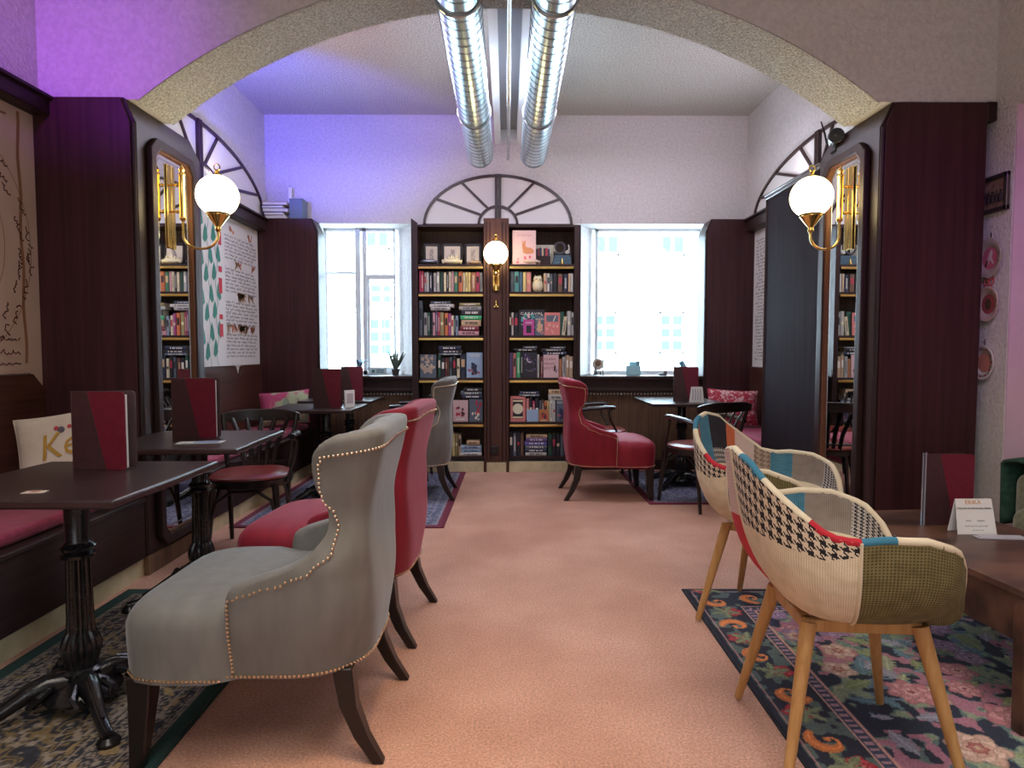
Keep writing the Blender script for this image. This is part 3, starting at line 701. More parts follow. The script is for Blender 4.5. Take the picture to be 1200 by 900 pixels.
grey = wingchair(M['grey_velvet'], 'grey velvet wingback chair with nailhead trim, largest and nearest on the left')
red = wingchair(M['red_velvet'], 'raspberry red velvet wingback chair right behind the near grey one')
grey.location = (-.735, 2.03, 0); grey.rotation_euler.z = pi
red.location = (-.725, 2.77, 0); red.rotation_euler.z = pi-R(4)
dup(grey, (-.80, 5.24, .009), pi+R(2), 'grey-blue velvet wingback chair far back beside the left bookcase bay')
dup(red, (.83, 5.27, 0), R(1), 'raspberry red velvet wingback chair at the rear right, facing the rear table')

# ================================================================ PATCHWORK TUB CHAIRS
def weave(name, c1, c2, s=500, rough=.9):
    m, nt, p = base(name, c1, rough)
    uv = nd(nt, 'ShaderNodeTexCoord'); sp = nd(nt, 'ShaderNodeSeparateXYZ'); nt.links.new(uv.outputs['UV'], sp.inputs[0])
    outs = []
    for ax in 'XY':
        a = nd(nt, 'ShaderNodeMath', operation='MULTIPLY'); a.inputs[1].default_value = s; nt.links.new(sp.outputs[ax], a.inputs[0])
        b = nd(nt, 'ShaderNodeMath', operation='SINE'); nt.links.new(a.outputs[0], b.inputs[0]); outs.append(b)
    mx = nd(nt, 'ShaderNodeMath', operation='MAXIMUM'); nt.links.new(outs[0].outputs[0], mx.inputs[0]); nt.links.new(outs[1].outputs[0], mx.inputs[1])
    n = nd(nt, 'ShaderNodeTexNoise', i_Scale=25, i_Detail=4); nt.links.new(uv.outputs['UV'], n.inputs['Vector'])
    ad = nd(nt, 'ShaderNodeMath', operation='MULTIPLY_ADD'); ad.inputs[1].default_value = .5; nt.links.new(mx.outputs[0], ad.inputs[0]); nt.links.new(n.outputs['Fac'], ad.inputs[2])
    r = nd(nt, 'ShaderNodeValToRGB'); r.color_ramp.elements[0].color = (*c1, 1); r.color_ramp.elements[1].color = (*c2, 1); r.color_ramp.elements[0].position = .45
    nt.links.new(ad.outputs[0], r.inputs[0]); nt.links.new(r.outputs[0], p.inputs['Base Color'])
    bp = nd(nt, 'ShaderNodeBump', i_Strength=.3, i_Distance=.001); nt.links.new(mx.outputs[0], bp.inputs['Height']); nt.links.new(bp.outputs[0], p.inputs['Normal'])
    return m
def houndstooth(name, c1, c2, n):
    m, nt, p = base(name, c1, .9)
    tc = nd(nt, 'ShaderNodeTexCoord'); sp = nd(nt, 'ShaderNodeSeparateXYZ'); nt.links.new(tc.outputs['UV'], sp.inputs[0])
    def mt(op, a, b=None, v=None):
        q = nd(nt, 'ShaderNodeMath', operation=op); nt.links.new(a, q.inputs[0])
        if b is not None: nt.links.new(b, q.inputs[1])
        elif v is not None: q.inputs[1].default_value = v
        return q.outputs[0]
    X = mt('FLOOR', mt('MULTIPLY', sp.outputs['X'], v=n)); Y = mt('FLOOR', mt('MULTIPLY', sp.outputs['Y'], v=n))
    wx = mt('LESS_THAN', mt('FLOORED_MODULO', X, v=8), v=4); wy = mt('LESS_THAN', mt('FLOORED_MODULO', Y, v=8), v=4)
    tw = mt('LESS_THAN', mt('FLOORED_MODULO', mt('ADD', X, Y), v=4), v=2)
    mx = nd(nt, 'ShaderNodeMix'); mx.data_type = 'FLOAT'; nt.links.new(tw, mx.inputs[0]); nt.links.new(wx, mx.inputs[2]); nt.links.new(wy, mx.inputs[3])
    r = nd(nt, 'ShaderNodeMix'); r.data_type = 'RGBA'; nt.links.new(mx.outputs[0], r.inputs[0]); r.inputs[6].default_value = (*c1, 1); r.inputs[7].default_value = (*c2, 1)
    nt.links.new(r.outputs[2], p.inputs['Base Color']); return m
F = dict(hound=houndstooth('black_cream_houndstooth', (.68, .58, .43), (.012, .011, .014), 330), houndw=houndstooth('fine_houndstooth', (.55, .52, .48), (.015, .014, .018), 430),
         plaid=houndstooth('brown_check', (.42, .32, .24), (.22, .16, .12), 260), cream=weave('cream_weave', (.54, .45, .29), (.80, .72, .53), 1100), olive=weave('olive_weave', (.075, .062, .020), (.20, .175, .07), 700),
         black=weave('black_weave', (.010, .010, .016), (.03, .028, .04), 900), blue=weave('blue_linen', (.03, .16, .25), (.10, .28, .38), 800), orange=weave('orange_weave', (.50, .10, .04), (.62, .17, .07), 900),
         pink=weave('pale_pink_weave', (.52, .38, .33), (.66, .50, .44), 900), grey=weave('taupe_linen', (.20, .17, .14), (.34, .29, .25), 900), red=weave('red_weave', (.45, .015, .03), (.6, .03, .05), 900))
PIP = plain('cream_piping', (.66, .58, .42), .8)
def rimh(p):        # rim height by angle (degrees, 0 = front)
    a = abs(((p+180) % 360)-180)
    tab = [(0, .455), (24, .46), (34, .53), (44, .62), (56, .68), (75, .712), (95, .715), (108, .705), (120, .715), (140, .80), (160, .88), (180, .90)]
    for (u, h), (v, g) in zip(tab, tab[1:]):
        if a <= v:
            k = (a-u)/(v-u); return h+(g-h)*k
def rimr(p):
    a = R(p); e = 2.6; c_, s_ = cos(a), sin(a)
    fr = .27 if c_ > 0 else .335
    r = ((abs(c_)/fr)**e+(abs(s_)/.305)**e)**(-1/e)
    return r
def shell(p, t, inner=0):
    h = rimh(p); r = rimr(p); zb = .425+inner*.05
    rho = .97*sin(min(1, t*1.25)*pi/2)**.62+.03*t; zz = (1-cos(t*pi/2))**.95 if abs(((p+180) % 360)-180) > 45 else (1-cos(t*pi/2))**1.6
    if abs(((p+180) % 360)-180) > 130: rho = rho*(1-.35*(abs(((p+180) % 360)-180)-130)/50)+t**.9*(.35*(abs(((p+180) % 360)-180)-130)/50)
    if inner: rho *= .925; h2 = h-.004
    else: h2 = h
    a = R(p)
    if not inner: r *= 1
    return (r*rho*cos(a), r*rho*sin(a), zb+(h2-zb)*max(0, zz))
def patch(parent, name_mat, p0, p1, t0, t1, inner, lab):
    nu = max(3, int((p1-p0)/7)); nv = max(3, int((t1-t0)*14)); m = MB()
    def tt(u, v):       # the houndstooth / cream seam climbs towards the arm
        a, b = t0, t1
        if not inner and p0 == -180 and p1 == -106:
            s_ = .68+.24*u**1.5
            if t1 == 1: a = s_
            else: b = s_
        return a+(b-a)*v
    m.grid(lambda u, v: shell(p0+(p1-p0)*u, tt(u, v), inner), nu, nv)
    me = bpy.data.meshes.new('fabric_patch'); me.from_pydata(m.v, [], m.f)
    uvl = me.uv_layers.new(name='UVMap')
    for lp in me.loops:
        i = lp.vertex_index % (nu+1); j = lp.vertex_index//(nu+1)
        uvl.data[lp.index].uv = (R(p0+(p1-p0)*i/nu)*.30+2, tt(i/nu, j/nv)*.46+1)
    me.materials.append(F[name_mat]); me.shade_smooth()
    o = bpy.data.objects.new('fabric_patch', me); COL.objects.link(o); o.parent = parent; o['label'] = lab
def tub(label, loc, rz, flip=False):
    t = thing('patchwork_chair', label, 'chair', loc, rz)
    outer = [(-180, -106, .66, 1, 'hound'), (-180, -106, .0, .66, 'cream'), (-106, -30, 0, 1, 'olive'), (-30, 30, 0, 1, 'red'), (30, 88, 0, 1, 'grey'), (88, 180, .70, 1, 'pink'), (88, 180, 0, .70, 'red')]
    inner = [(-180, -158, .62, 1, 'blue'), (-158, -132, .62, 1, 'orange'), (-132, -112, .62, 1, 'pink'), (-112, -60, .62, 1, 'blue'), (-60, -35, .62, 1, 'cream'), (-35, 35, .3, 1, 'grey'),
             (35, 62, .62, 1, 'houndw'), (62, 92, .62, 1, 'grey'), (92, 112, .62, 1, 'blue'), (112, 126, .62, 1, 'plaid'), (126, 143, .62, 1, 'pink'), (143, 152, .80, 1, 'orange'), (143, 152, .62, .80, 'pink'), (152, 180, .75, 1, 'black'), (152, 180, .62, .75, 'houndw'),
             (-180, -35, .3, .62, 'red'), (35, 180, .3, .62, 'cream'), (-180, 180, 0, .3, 'olive')]
    nmz = dict(hound='large black and cream houndstooth', houndw='fine black and white houndstooth', plaid='brown check', cream='cream', olive='olive green', black='black', blue='blue', orange='orange', pink='pale pink', grey='taupe', red='red')
    for p0, p1, a, b, f in outer: patch(t, f, p0, p1, a, b, 0, nmz[f]+' fabric patch outside')
    for p0, p1, a, b, f in inner: patch(t, f, p0, p1, a, b, 1, nmz[f]+' fabric patch inside')
    # rim roll
    segs = [(-180, -168, 'pip'), (-168, -150, 'blue'), (-150, -128, 'pip'), (-128, -106, 'red'), (-106, -90, 'blue'), (-90, -30, 'pip'), (-30, 180, 'pip')]
    for a, b, f in segs:
        n = max(4, int((b-a)/5)); pts = []
        for k in range(n+1):
            p = a+(b-a)*k/n; o = Vector(shell(p, 1, 0)); i = Vector(shell(p, 1, 1)); c = (o+i)/2; pts.append((c.x, c.y, c.z-.002))
        m = MB().tube(pts, .0125, 10)
        obj('rim_roll', m, PIP if f == 'pip' else F[f], t, smooth=True)
    for p in (-106, 88, -180):
        a0 = .15; pts = [Vector(shell(p, a0+(1-a0)*k/14)) for k in range(15)]
        obj('seam_piping', MB().tube([q+Vector((cos(R(p)), sin(R(p)), -.3))*.001 for q in pts], .0045, 6), PIP, t, smooth=True)
    obj('base_frame', MB().box(-.16, .16, -.135, -.10, .40, .435).box(-.16, .16, .10, .135, .40, .435).box(-.16, -.13, -.12, .12, .40, .435).box(.13, .16, -.12, .12, .40, .435), M['oak'], t, bevel=.004)
    for a in (-1, 1):
        for b in (-1, 1):
            obj('leg', MB().tube([(a*.235, b*.235, 0), (a*.233, b*.233, .01), (a*.15, b*.14, .43)], [.0115, .013, .022], 14), M['oak'], t, smooth=True)
    return t
tub('patchwork tub chair with big houndstooth back and olive arm, nearest on the right', (1.01, 1.86, .0088), R(-5))
tub('patchwork tub chair behind the near one, turned towards the camera', (1.18, 2.76, .0088), R(-42))

# ================================================================ BENTWOOD ARMCHAIRS
def bentwood(label):
    t = thing('bentwood_armchair', label, 'chair')
    bw_ = M['black_wood']
    def rr(k, n, a, b, e=2.6):
        q = 2*pi*k/n; c_, s_ = cos(q), sin(q); r = ((abs(c_)/a)**e+(abs(s_)/b)**e)**(-1/e); return r*c_, r*s_
    n = 32; m = MB(); P = [rr(k, n, .22, .225) for k in range(n)]
    prof = [(.96, .452), (1, .458), (.985, .47), (.9, .480), (.6, .486), (.05, .487)]
    m.add([(x*s_, y*s_, z) for s_, z in prof for x, y in P], [(j*n+i, j*n+(i+1) % n, (j+1)*n+(i+1) % n, (j+1)*n+i) for j in range(5) for i in range(n)]+[tuple(range(n))[::-1], tuple(5*n+i for i in range(n))])
    obj('seat', m, M['leather'], t, smooth=True)
    m = MB(); m.add([(x*s_, y*s_, z) for s_, z in ((.9, .415), (1.03, .415), (1.04, .452), (.9, .454)) for x, y in P], [(j*n+i, j*n+(i+1) % n, ((j+1) % 4)*n+(i+1) % n, ((j+1) % 4)*n+i) for j in range(4) for i in range(n)])
    obj('seat_ring', m, bw_, t, smooth=True)
    for sg in (-1, 1):
        obj('leg', MB().tube([(.235, sg*.20, 0), (.215, sg*.185, .20), (.19, sg*.17, .42)], [.013, .017, .021], 10), bw_, t, smooth=True)
        # rear leg and back post in one sweep
        obj('leg', MB().tube([(-.25, sg*.18, 0), (-.215, sg*.175, .25), (-.20, sg*.18, .45), (-.235, sg*.205, .64), (-.285, sg*.225, .795)], [.013, .016, .017, .015, .013], 10), bw_, t, smooth=True)
        obj('leg_brace', MB().tube([(.205, sg*.178, .25), (.17, sg*.165, .34), (.08, sg*.16, .395), (0, sg*.16, .41), (-.08, sg*.16, .395), (-.17, sg*.165, .34), (-.205, sg*.172, .25)], .010, 8), bw_, t, smooth=True)
        pad = MB()
        pad.tube([(-.245, sg*.225, .665), (-.15, sg*.245, .685), (0, sg*.255, .695), (.075, sg*.245, .692)], [.014, .018, .020, .016], 8, flat=1.5)
        obj('armrest', pad, bw_, t, smooth=True)
        obj('arm_support', MB().tube([(.06, sg*.245, .685), (.02, sg*.262, .66), (.035, sg*.262, .58), (.10, sg*.235, .47), (.12, sg*.225, .43)], .0105, 8), bw_, t, smooth=True)
    obj('leg_brace', MB().tube([(.225, -.178, .24), (.21, -.15, .34), (.20, -.07, .395), (.20, .07, .395), (.21, .15, .34), (.225, .178, .24)], .010, 8), bw_, t, smooth=True)
    # curved top rail
    m = MB(); N = 14; vs = []
    for k in range(N+1):
        y = -.245+.49*k/N; x = -.285-.055*(1-(y/.245)**2); h = .075-.028*abs(y/.245)**4
        for dx, dz in ((-.011, -.035), (.011, -.035), (.009, h-.035), (-.013, h-.035)): vs.append((x+dx-(dz*.15), y, .785+dz))
    fs = [(4*i+a, 4*i+(a+1) % 4, 4*i+4+(a+1) % 4, 4*i+4+a) for i in range(N) for a in range(4)]+[(3, 2, 1, 0), (4*N, 4*N+1, 4*N+2, 4*N+3)]
    obj('top_rail', m.add(vs, fs), bw_, t, bevel=.005)
    for k in range(5):
        a = (k-2)/2
        obj('slat', MB().tube([(-.20, a*.085, .46), (-.235, a*.10, .58), (-.275, a*.14, .70), (-.318+.02*abs(a), a*.175, .77)], [.009, .010, .010, .009], 6, flat=1.7), bw_, t, smooth=True)
    obj('cross_rail', MB().tube([(-.185, -.175, .50), (-.215, -.09, .50), (-.225, 0, .50), (-.215, .09, .50), (-.185, .175, .50)], .009, 6), bw_, t, smooth=True)
    return t
b0 = bentwood('black bentwood armchair with oxblood leather seat, behind the second left table')
b0.location = (-1.545, 3.80, 0); b0.rotation_euler.z = R(-80)
dup(b0, (1.49, 4.86, .009), R(112), 'black bentwood armchair seen from behind at the right rear table')
dup(b0, (.90, 5.93, 0), R(0), 'black bentwood armchair half hidden behind the rear red wingback chair')
dup(b0, (-.98, 5.93, .009), R(180), 'black bentwood armchair under the left window beside the bookcase')

# ================================================================ GREEN ARMCHAIR AT THE RIGHT EDGE
t = thing('green_armchair', 'olive upholstered armchair at the right picture edge behind the low table', 'armchair', (2.765, 2.55, .009))
obj('arm', MB().box(-.42, -.26, -.36, .36, .06, .47), M['olive_arm'], t, bevel=.06, seg=5)
obj('arm', MB().box(.44, .60, -.36, .36, .06, .47), M['olive_arm'], t, bevel=.06, seg=5)
obj('seat_cushion', MB().box(-.26, .44, -.38, .22, .20, .42), M['olive_arm'], t, bevel=.05, seg=4)
obj('backrest', MB().box(-.36, .56, .24, .42, .10, .625), M['olive_arm'], t, bevel=.06, seg=5)
for a in (-.36, .54):
    for b in (-.3, .36): obj('foot', bx(a-.02, a+.02, b-.02, b+.02, 0, .07), M['black_wood'], t)
def drape(u, v):
    s_ = v*.85; 
    if s_ < .32: y, z = .215-.01*sin(u*9), .36+s_
    elif s_ < .57: a = (s_-.32)/.25*pi; y, z = .33-.115*cos(a), .68+.025*sin(a)
    else: y, z = .445, .67-(s_-.57)
    return (-.375+.55*u, y+.008*sin(u*17+v*3), z+.012*sin(u*11))
dm = MB().grid(drape, 24, 24)
o = obj('throw_blanket', dm, M['throw'], smooth=True, label='dark green throw draped over the back of the olive armchair', cat='blanket', loc=(2.765, 2.55, -.025))
q = o.modifiers.new('s', 'SOLIDIFY'); q.thickness = .015; q.offset = 1
# ================================================================ BOOKS (sizes in cm from the left end of each bay)
BK = {'L1': [(0.6, 1.7, 21.0, 'crim'), (2.4, 2.6, 20.5, 'red'), (5.7, 1.9, 19.1, 'grey'), (7.8, 2.1, 19.6, 'lgrey'), (10.6, 2.7, 18.7, 'navy'), (14.8, 2.3, 18.7, 'white'), (17.8, 2.8, 19.6, 'grey'), (21.4, 2.6, 19.9, 'dkgreen'), (24.8, 2.3, 19.1, 'cream'), (27.5, 2.0, 19.6, 'dark'), (29.8, 2.1, 19.6, 'cream'), (32.2, 2.6, 20.1, 'pink'), (35.1, 3.5, 19.6, 'green'), (39.5, 3.8, 19.9, 'orange'), (43.8, 2.2, 19.0, 'cream'), (46.2, 2.2, 19.3, 'yellow'), (48.8, 2.5, 19.3, 'yellow'), (52.0, 4.3, 19.0, 'rust'), (56.6, 3.5, 19.6, 'crim'), (60.6, 2.6, 19.1, 'grey')], 'R1': [(1.1, 3.7, 20.1, 'slate'), (5.3, 4.5, 19.9, 'teal'), (10.4, 2.7, 19.6, 'blue'), (13.7, 3.0, 19.3, 'yellow'), (17.3, 4.4, 19.6, 'coral'), (34.3, 2.8, 18.2, 'tan'), (37.5, 2.6, 18.2, 'white'), (40.8, 2.1, 17.7, 'slate'), (43.8, 3.7, 18.2, 'dark'), (48.3, 4.5, 17.7, 'brown'), (53.9, 3.9, 17.3, 'navy'), (58.6, 2.1, 18.2, 'tan'), (60.9, 2.5, 18.2, 'lgrey')], 'L2': [(0.3, 3.3, 34.3, 'slate'), (4.9, 3.4, 22.5, 'grey'), (8.7, 2.4, 22.7, 'dkgreen'), (11.9, 2.0, 21.6, 'dark'), (13.6, 2.5, 22.5, 'pink'), (16.6, 1.8, 24.0, 'purple'), (18.5, 2.5, 23.0, 'red'), (21.1, 3.5, 22.7, 'olive'), (25.5, 3.4, 22.1, 'orange'), (29.3, 2.4, 21.6, 'magenta'), (32.0, 2.4, 19.6, 'cream'), (34.8, 1.6, 19.1, 'navy'), (36.6, 2.0, 19.4, 'sky')], 'R2': [(0.1, 2.0, 23.0, 'dark'), (2.3, 2.0, 22.5, 'white'), (4.7, 4.3, 22.1, 'dark'), (52.1, 3.4, 18.6, 'cream'), (57.8, 3.3, 24.0, 'lgrey'), (61.7, 2.4, 23.0, 'grey')], 'L3': [(18.5, 2.9, 22.1, 'dkgreen'), (21.9, 3.6, 19.6, 'dark'), (26.0, 1.6, 19.6, 'maroon'), (27.9, 1.8, 19.6, 'brown'), (30.1, 2.5, 20.6, 'slate'), (33.2, 3.3, 21.6, 'dark'), (37.5, 2.7, 19.1, 'cream'), (40.9, 5.3, 23.5, 'navy')], 'R3': [(0.1, 3.3, 25.0, 'purple'), (3.9, 2.7, 24.5, 'coral'), (7.2, 3.7, 25.5, 'bgreen'), (11.3, 2.5, 26.0, 'dark'), (28.0, 2.0, 23.0, 'white'), (31.3, 2.2, 21.1, 'maroon'), (49.5, 3.1, 18.6, 'rust'), (53.1, 3.1, 21.1, 'grey'), (56.6, 2.9, 22.5, 'tan'), (59.9, 3.5, 21.1, 'tan')], 'L4': [(30.7, 2.6, 18.7, 'maroon')], 'R4': [(16.9, 2.9, 23.0, 'coral'), (20.1, 2.9, 24.4, 'dark'), (23.4, 2.2, 20.8, 'crim'), (26.0, 3.6, 23.7, 'dark'), (30.2, 2.0, 20.8, 'slate'), (32.5, 2.3, 21.5, 'brown'), (35.0, 2.6, 20.4, 'orange'), (37.9, 2.3, 20.4, 'yellow'), (40.6, 2.9, 21.5, 'white'), (43.9, 2.3, 20.8, 'lgrey')], 'L5': [(29.3, 2.6, 23.7, 'brown'), (32.2, 2.9, 22.7, 'yellow'), (35.5, 2.4, 23.0, 'olive'), (38.5, 2.7, 21.8, 'tan')], 'R5': [(0.3, 3.2, 24.1, 'dark'), (3.9, 3.3, 23.3, 'slate'), (7.6, 3.3, 24.1, 'dark'), (11.3, 3.3, 23.3, 'brown'), (39.2, 3.6, 21.8, 'dkgreen'), (43.2, 3.6, 21.5, 'dark'), (47.2, 3.6, 21.8, 'dark'), (51.3, 3.6, 21.8, 'slate'), (55.3, 3.3, 22.3, 'navy')]}
BC = {'red': (0.42, 0.03, 0.06), 'crim': (0.5, 0.03, 0.12), 'grey': (0.38, 0.38, 0.36), 'lgrey': (0.55, 0.54, 0.5), 'navy': (0.02, 0.03, 0.07), 'white': (0.72, 0.68, 0.6), 'dkgreen': (0.02, 0.09, 0.06), 'cream': (0.75, 0.66, 0.42), 'dark': (0.02, 0.02, 0.03), 'pink': (0.65, 0.33, 0.36), 'green': (0.04, 0.2, 0.11), 'orange': (0.75, 0.17, 0.03), 'yellow': (0.78, 0.62, 0.22), 'rust': (0.42, 0.16, 0.06), 'teal': (0.06, 0.3, 0.32), 'blue': (0.05, 0.14, 0.28), 'tan': (0.55, 0.38, 0.22), 'purple': (0.14, 0.08, 0.22), 'olive': (0.33, 0.27, 0.1), 'magenta': (0.45, 0.06, 0.26), 'sky': (0.3, 0.42, 0.58), 'brown': (0.16, 0.08, 0.05), 'slate': (0.1, 0.13, 0.17), 'bgreen': (0.05, 0.42, 0.16), 'coral': (0.62, 0.2, 0.18), 'maroon': (0.18, 0.03, 0.04), 'indigo': (0.12, 0.1, 0.36)}
BH = {'L2': [(11.9, 19.0, 24.7, 3.2, 'grey'), (10.8, 24.0, 27.9, 2.9, 'lgrey'), (11.8, 19.1, 30.9, 3.0, 'slate'), (39.2, 20.1, 0.0, 4.7, 'pink'), (40.7, 18.8, 4.7, 4.5, 'maroon'), (42.1, 19.3, 9.2, 6.3, 'tan'), (41.2, 20.9, 15.5, 4.1, 'bgreen'), (42.1, 20.3, 19.6, 5.7, 'dark'), (39.7, 22.1, 25.3, 3.6, 'grey'), (40.2, 20.6, 28.9, 3.2, 'olive')], 'L3': [(19.6, 22.1, 22.1, 2.4, 'slate'), (20.1, 22.1, 24.5, 2.9, 'dark'), (19.6, 21.6, 27.4, 4.1, 'navy')], 'R3': [(5.0, 22.1, 26.0, 2.9, 'dark'), (13.9, 13.7, 28.9, 2.5, 'slate'), (33.5, 23.5, 22.5, 3.4, 'navy'), (32.5, 22.5, 26.0, 2.9, 'dark'), (41.3, 14.7, 28.9, 2.0, 'slate')], 'L4': [(42.6, 20.1, 23.0, 3.6, 'navy'), (41.2, 20.8, 26.6, 3.6, 'slate'), (44.1, 18.7, 30.2, 3.6, 'dark')], 'R4': [(9.8, 20.1, 25.0, 2.6, 'slate'), (10.5, 19.1, 27.6, 2.6, 'navy'), (39.2, 15.8, 21.5, 5.7, 'lgrey'), (39.6, 14.6, 27.3, 5.0, 'tan')], 'L5': [(40.2, 21.8, 0.0, 3.4, 'lgrey'), (40.2, 21.4, 3.4, 3.4, 'sky'), (40.5, 21.3, 6.9, 3.4, 'sky'), (47.0, 12.9, 10.8, 4.7, 'tan')], 'R5': [(16.2, 21.3, 0.0, 3.6, 'lgrey'), (15.5, 22.4, 3.6, 3.3, 'navy'), (16.2, 21.5, 6.9, 3.6, 'slate'), (15.5, 22.3, 10.5, 3.9, 'indigo'), (16.7, 21.1, 14.4, 3.6, 'purple'), (16.9, 21.1, 17.9, 3.6, 'tan')]}
BF = {'R0': [(3.3, 23.1, 33.2, 'pinkcov', 'fox', 0)], 'R2': [(9.6, 25.7, 25.5, 'dark', 'title', 0), (25.6, 9.6, 19.6, 'slate', 'figure', 1), (13.9, 11.0, 15.7, 'magenta', 'frame', 2), (34.9, 15.4, 22.5, 'coral', 'panel', 2), (50.3, 4.2, 23.5, 'dkgreen', 'plain', 0)], 'L3': [(1.0, 16.0, 23.0, 'slate', 'floral', 1), (47.0, 16.0, 25.0, 'sky', 'figure2', 1)], 'R3': [(13.9, 13.9, 25.5, 'dark', 'moon', 1), (34.1, 15.1, 22.8, 'pinkcov', 'words', 1)], 'L4': [(33.3, 15.1, 21.5, 'pinkcov', 'figure3', 1), (49.5, 13.5, 22.5, 'slate', 'redart', 1)], 'R4': [(1.1, 15.1, 25.6, 'coral', 'circle', 1), (17.4, 11.8, 12.2, 'sky', 'plain', 2), (29.6, 9.6, 12.2, 'rust', 'figure3', 2), (47.1, 11.2, 21.5, 'slate', 'figure2', 1)]}
BC['pinkcov'] = (.62, .42, .42)
CN = dict(red='red', crim='crimson', grey='grey', lgrey='light grey', navy='navy', white='off-white', dkgreen='dark green', cream='cream', dark='black', pink='pink', green='green', orange='orange', yellow='pale yellow',
          rust='rust brown', teal='teal', blue='blue', tan='tan', purple='dusky purple', olive='mustard', magenta='magenta', sky='pale blue', brown='brown', slate='slate grey', bgreen='bright green', coral='coral red', maroon='maroon', indigo='indigo', pinkcov='pale pink')
ORD = ['first', 'second', 'third', 'fourth', 'fifth', 'sixth', 'seventh', 'eighth', 'ninth', 'tenth', '11th', '12th', '13th', '14th', '15th', '16th', '17th', '18th', '19th', '20th', '21st', '22nd']
SHN = ['top', 'second', 'third', 'fourth', 'fifth', 'bottom']
BAY = {'L': (-.872, 'left bay'), 'R': (.023, 'right bay')}
rnd = random.Random(5)
for key, rows in BK.items():
    bx0, bn = BAY[key[0]]; si = int(key[1]); z = SH[si]+.0005
    for i, (x, w, h, c) in enumerate(rows):
        w = max(1.2, w)*.01; h *= .01; dd = rnd.uniform(.12, .165); yf = YF+.03+rnd.uniform(0, .012)
        lean = R(7) if key == 'R2' and i == 3 else 0
        t = thing('book', '%s book spine, %s upright from left, %s shelf, %s' % (CN[c], ORD[i], SHN[si], bn), 'book', (bx0+x*.01+w/2, yf, z+(abs(sin(lean))*w/2)), 0, 'upright books in the bookcase')
        t.rotation_euler.y = lean
        col = BC[c]; j = rnd.uniform(.85, 1.15); g_ = sum(col)/3; col = tuple(min(1, (v*.85+g_*.15)*j*.9) for v in col)
        m = MB().prism([(-w/2, .004), (-w/2*.5, 0), (w/2*.5, 0), (w/2, .004), (w/2, dd), (w/2-.0015, dd), (w/2-.0015, .006), (-w/2+.0015, .006), (-w/2+.0015, dd), (-w/2, dd)], 'z', 0, h)
        obj('cover', m, cmat(col), t)
        obj('pages', bx(-w/2+.0016, w/2-.0016, .006, dd-.004, .003, h-.003), M['pages'], t)
        b = rnd.random(); alt = BC[rnd.choice(('cream', 'white', 'dark', 'tan', 'red'))]
        if c == 'orange' and h > .19: b = .3; alt = BC['dark']
        if b < .55: obj('title_band', bx(-w*.32, w*.32, -.0008, .001, h*.45, h*(.58 if b < .3 else .78)), cmat(alt), t)
        elif b < .85:
            m = MB(); q = h*.2
            while q < h*.8: m.box(-w*.18, w*.18, -.0008, .001, q, q+h*.035); q += h*.06
            obj('title_lettering', m, cmat(BC['white'] if sum(col) < 1 else BC['dark']), t)
for key, rows in BH.items():
    bx0, bn = BAY[key[0]]; si = int(key[1]); z = SH[si]+.0008
    for i, (x, w, zz, h, c) in enumerate(rows):
        w *= .01; h = max(.8, h)*.01-.001; dd = .13; j = rnd.uniform(.85, 1.15)
        t = thing('book', '%s book lying flat, %s in the piles, %s shelf, %s' % (CN[c], ORD[i], SHN[si], bn), 'book', (bx0+x*.01+w/2, YF+.032+rnd.uniform(0, .01), z+zz*.01), 0, 'flat lying books in the bookcase')
        m = MB().prism([(.004, 0), (0, h*.25), (0, h*.75), (.004, h), (dd, h), (dd, h-.0015), (.006, h-.0015), (.006, .0015), (dd, .0015), (dd, 0)], 'x', -w/2, w/2)
        obj('cover', m, cmat(tuple(v*j for v in BC[c])), t)
        obj('pages', bx(-w/2+.003, w/2-.003, .006, dd-.004, .0016, h-.0016), M['pages'], t)
        m = MB(); q = -w*.3
        while q < w*.3: m.box(q, q+w*.045, -.0008, .001, h*.3, h*.7); q += w*rnd.choice((.06, .07, .11))
        obj('title_lettering', m, cmat(BC['white'] if sum(BC[c]) < 1 else BC['dark']), t)
def blobs(n, w, h, seed, r=.012, x0=-.4, x1=.4, z0=.1, z1=.8):
    q = random.Random(seed); m = MB()
    for k in range(n):
        cx, cz, a = w*q.uniform(x0, x1), h*q.uniform(z0, z1), q.uniform(.5, 1.2)*r
        m.add([(cx+a*cos(i*pi/3+k), -.0012-.0001*k/n, cz+a*1.3*sin(i*pi/3+k)) for i in range(6)], [tuple(range(6))])
    return m
FN = dict(fox=('pale pink book cover with an orange fox', 'top'), title=('large black book cover with a white title', ''), figure=('dark cover with a pale figure', ''), frame=('small magenta cover with a framed figure', ''), panel=('coral red cover with a dark picture panel', ''),
          plain=('plain cover', ''), floral=('slate cover with beige flowers', ''), figure2=('pale blue-grey cover with a dark figure', ''), moon=('black cover with a white crescent', ''), words=('pale pink cover with red words', ''),
          figure3=('light cover with a red and dark drawing', ''), redart=('slate cover with red artwork', ''), circle=('coral red cover with a cream disc', ''))
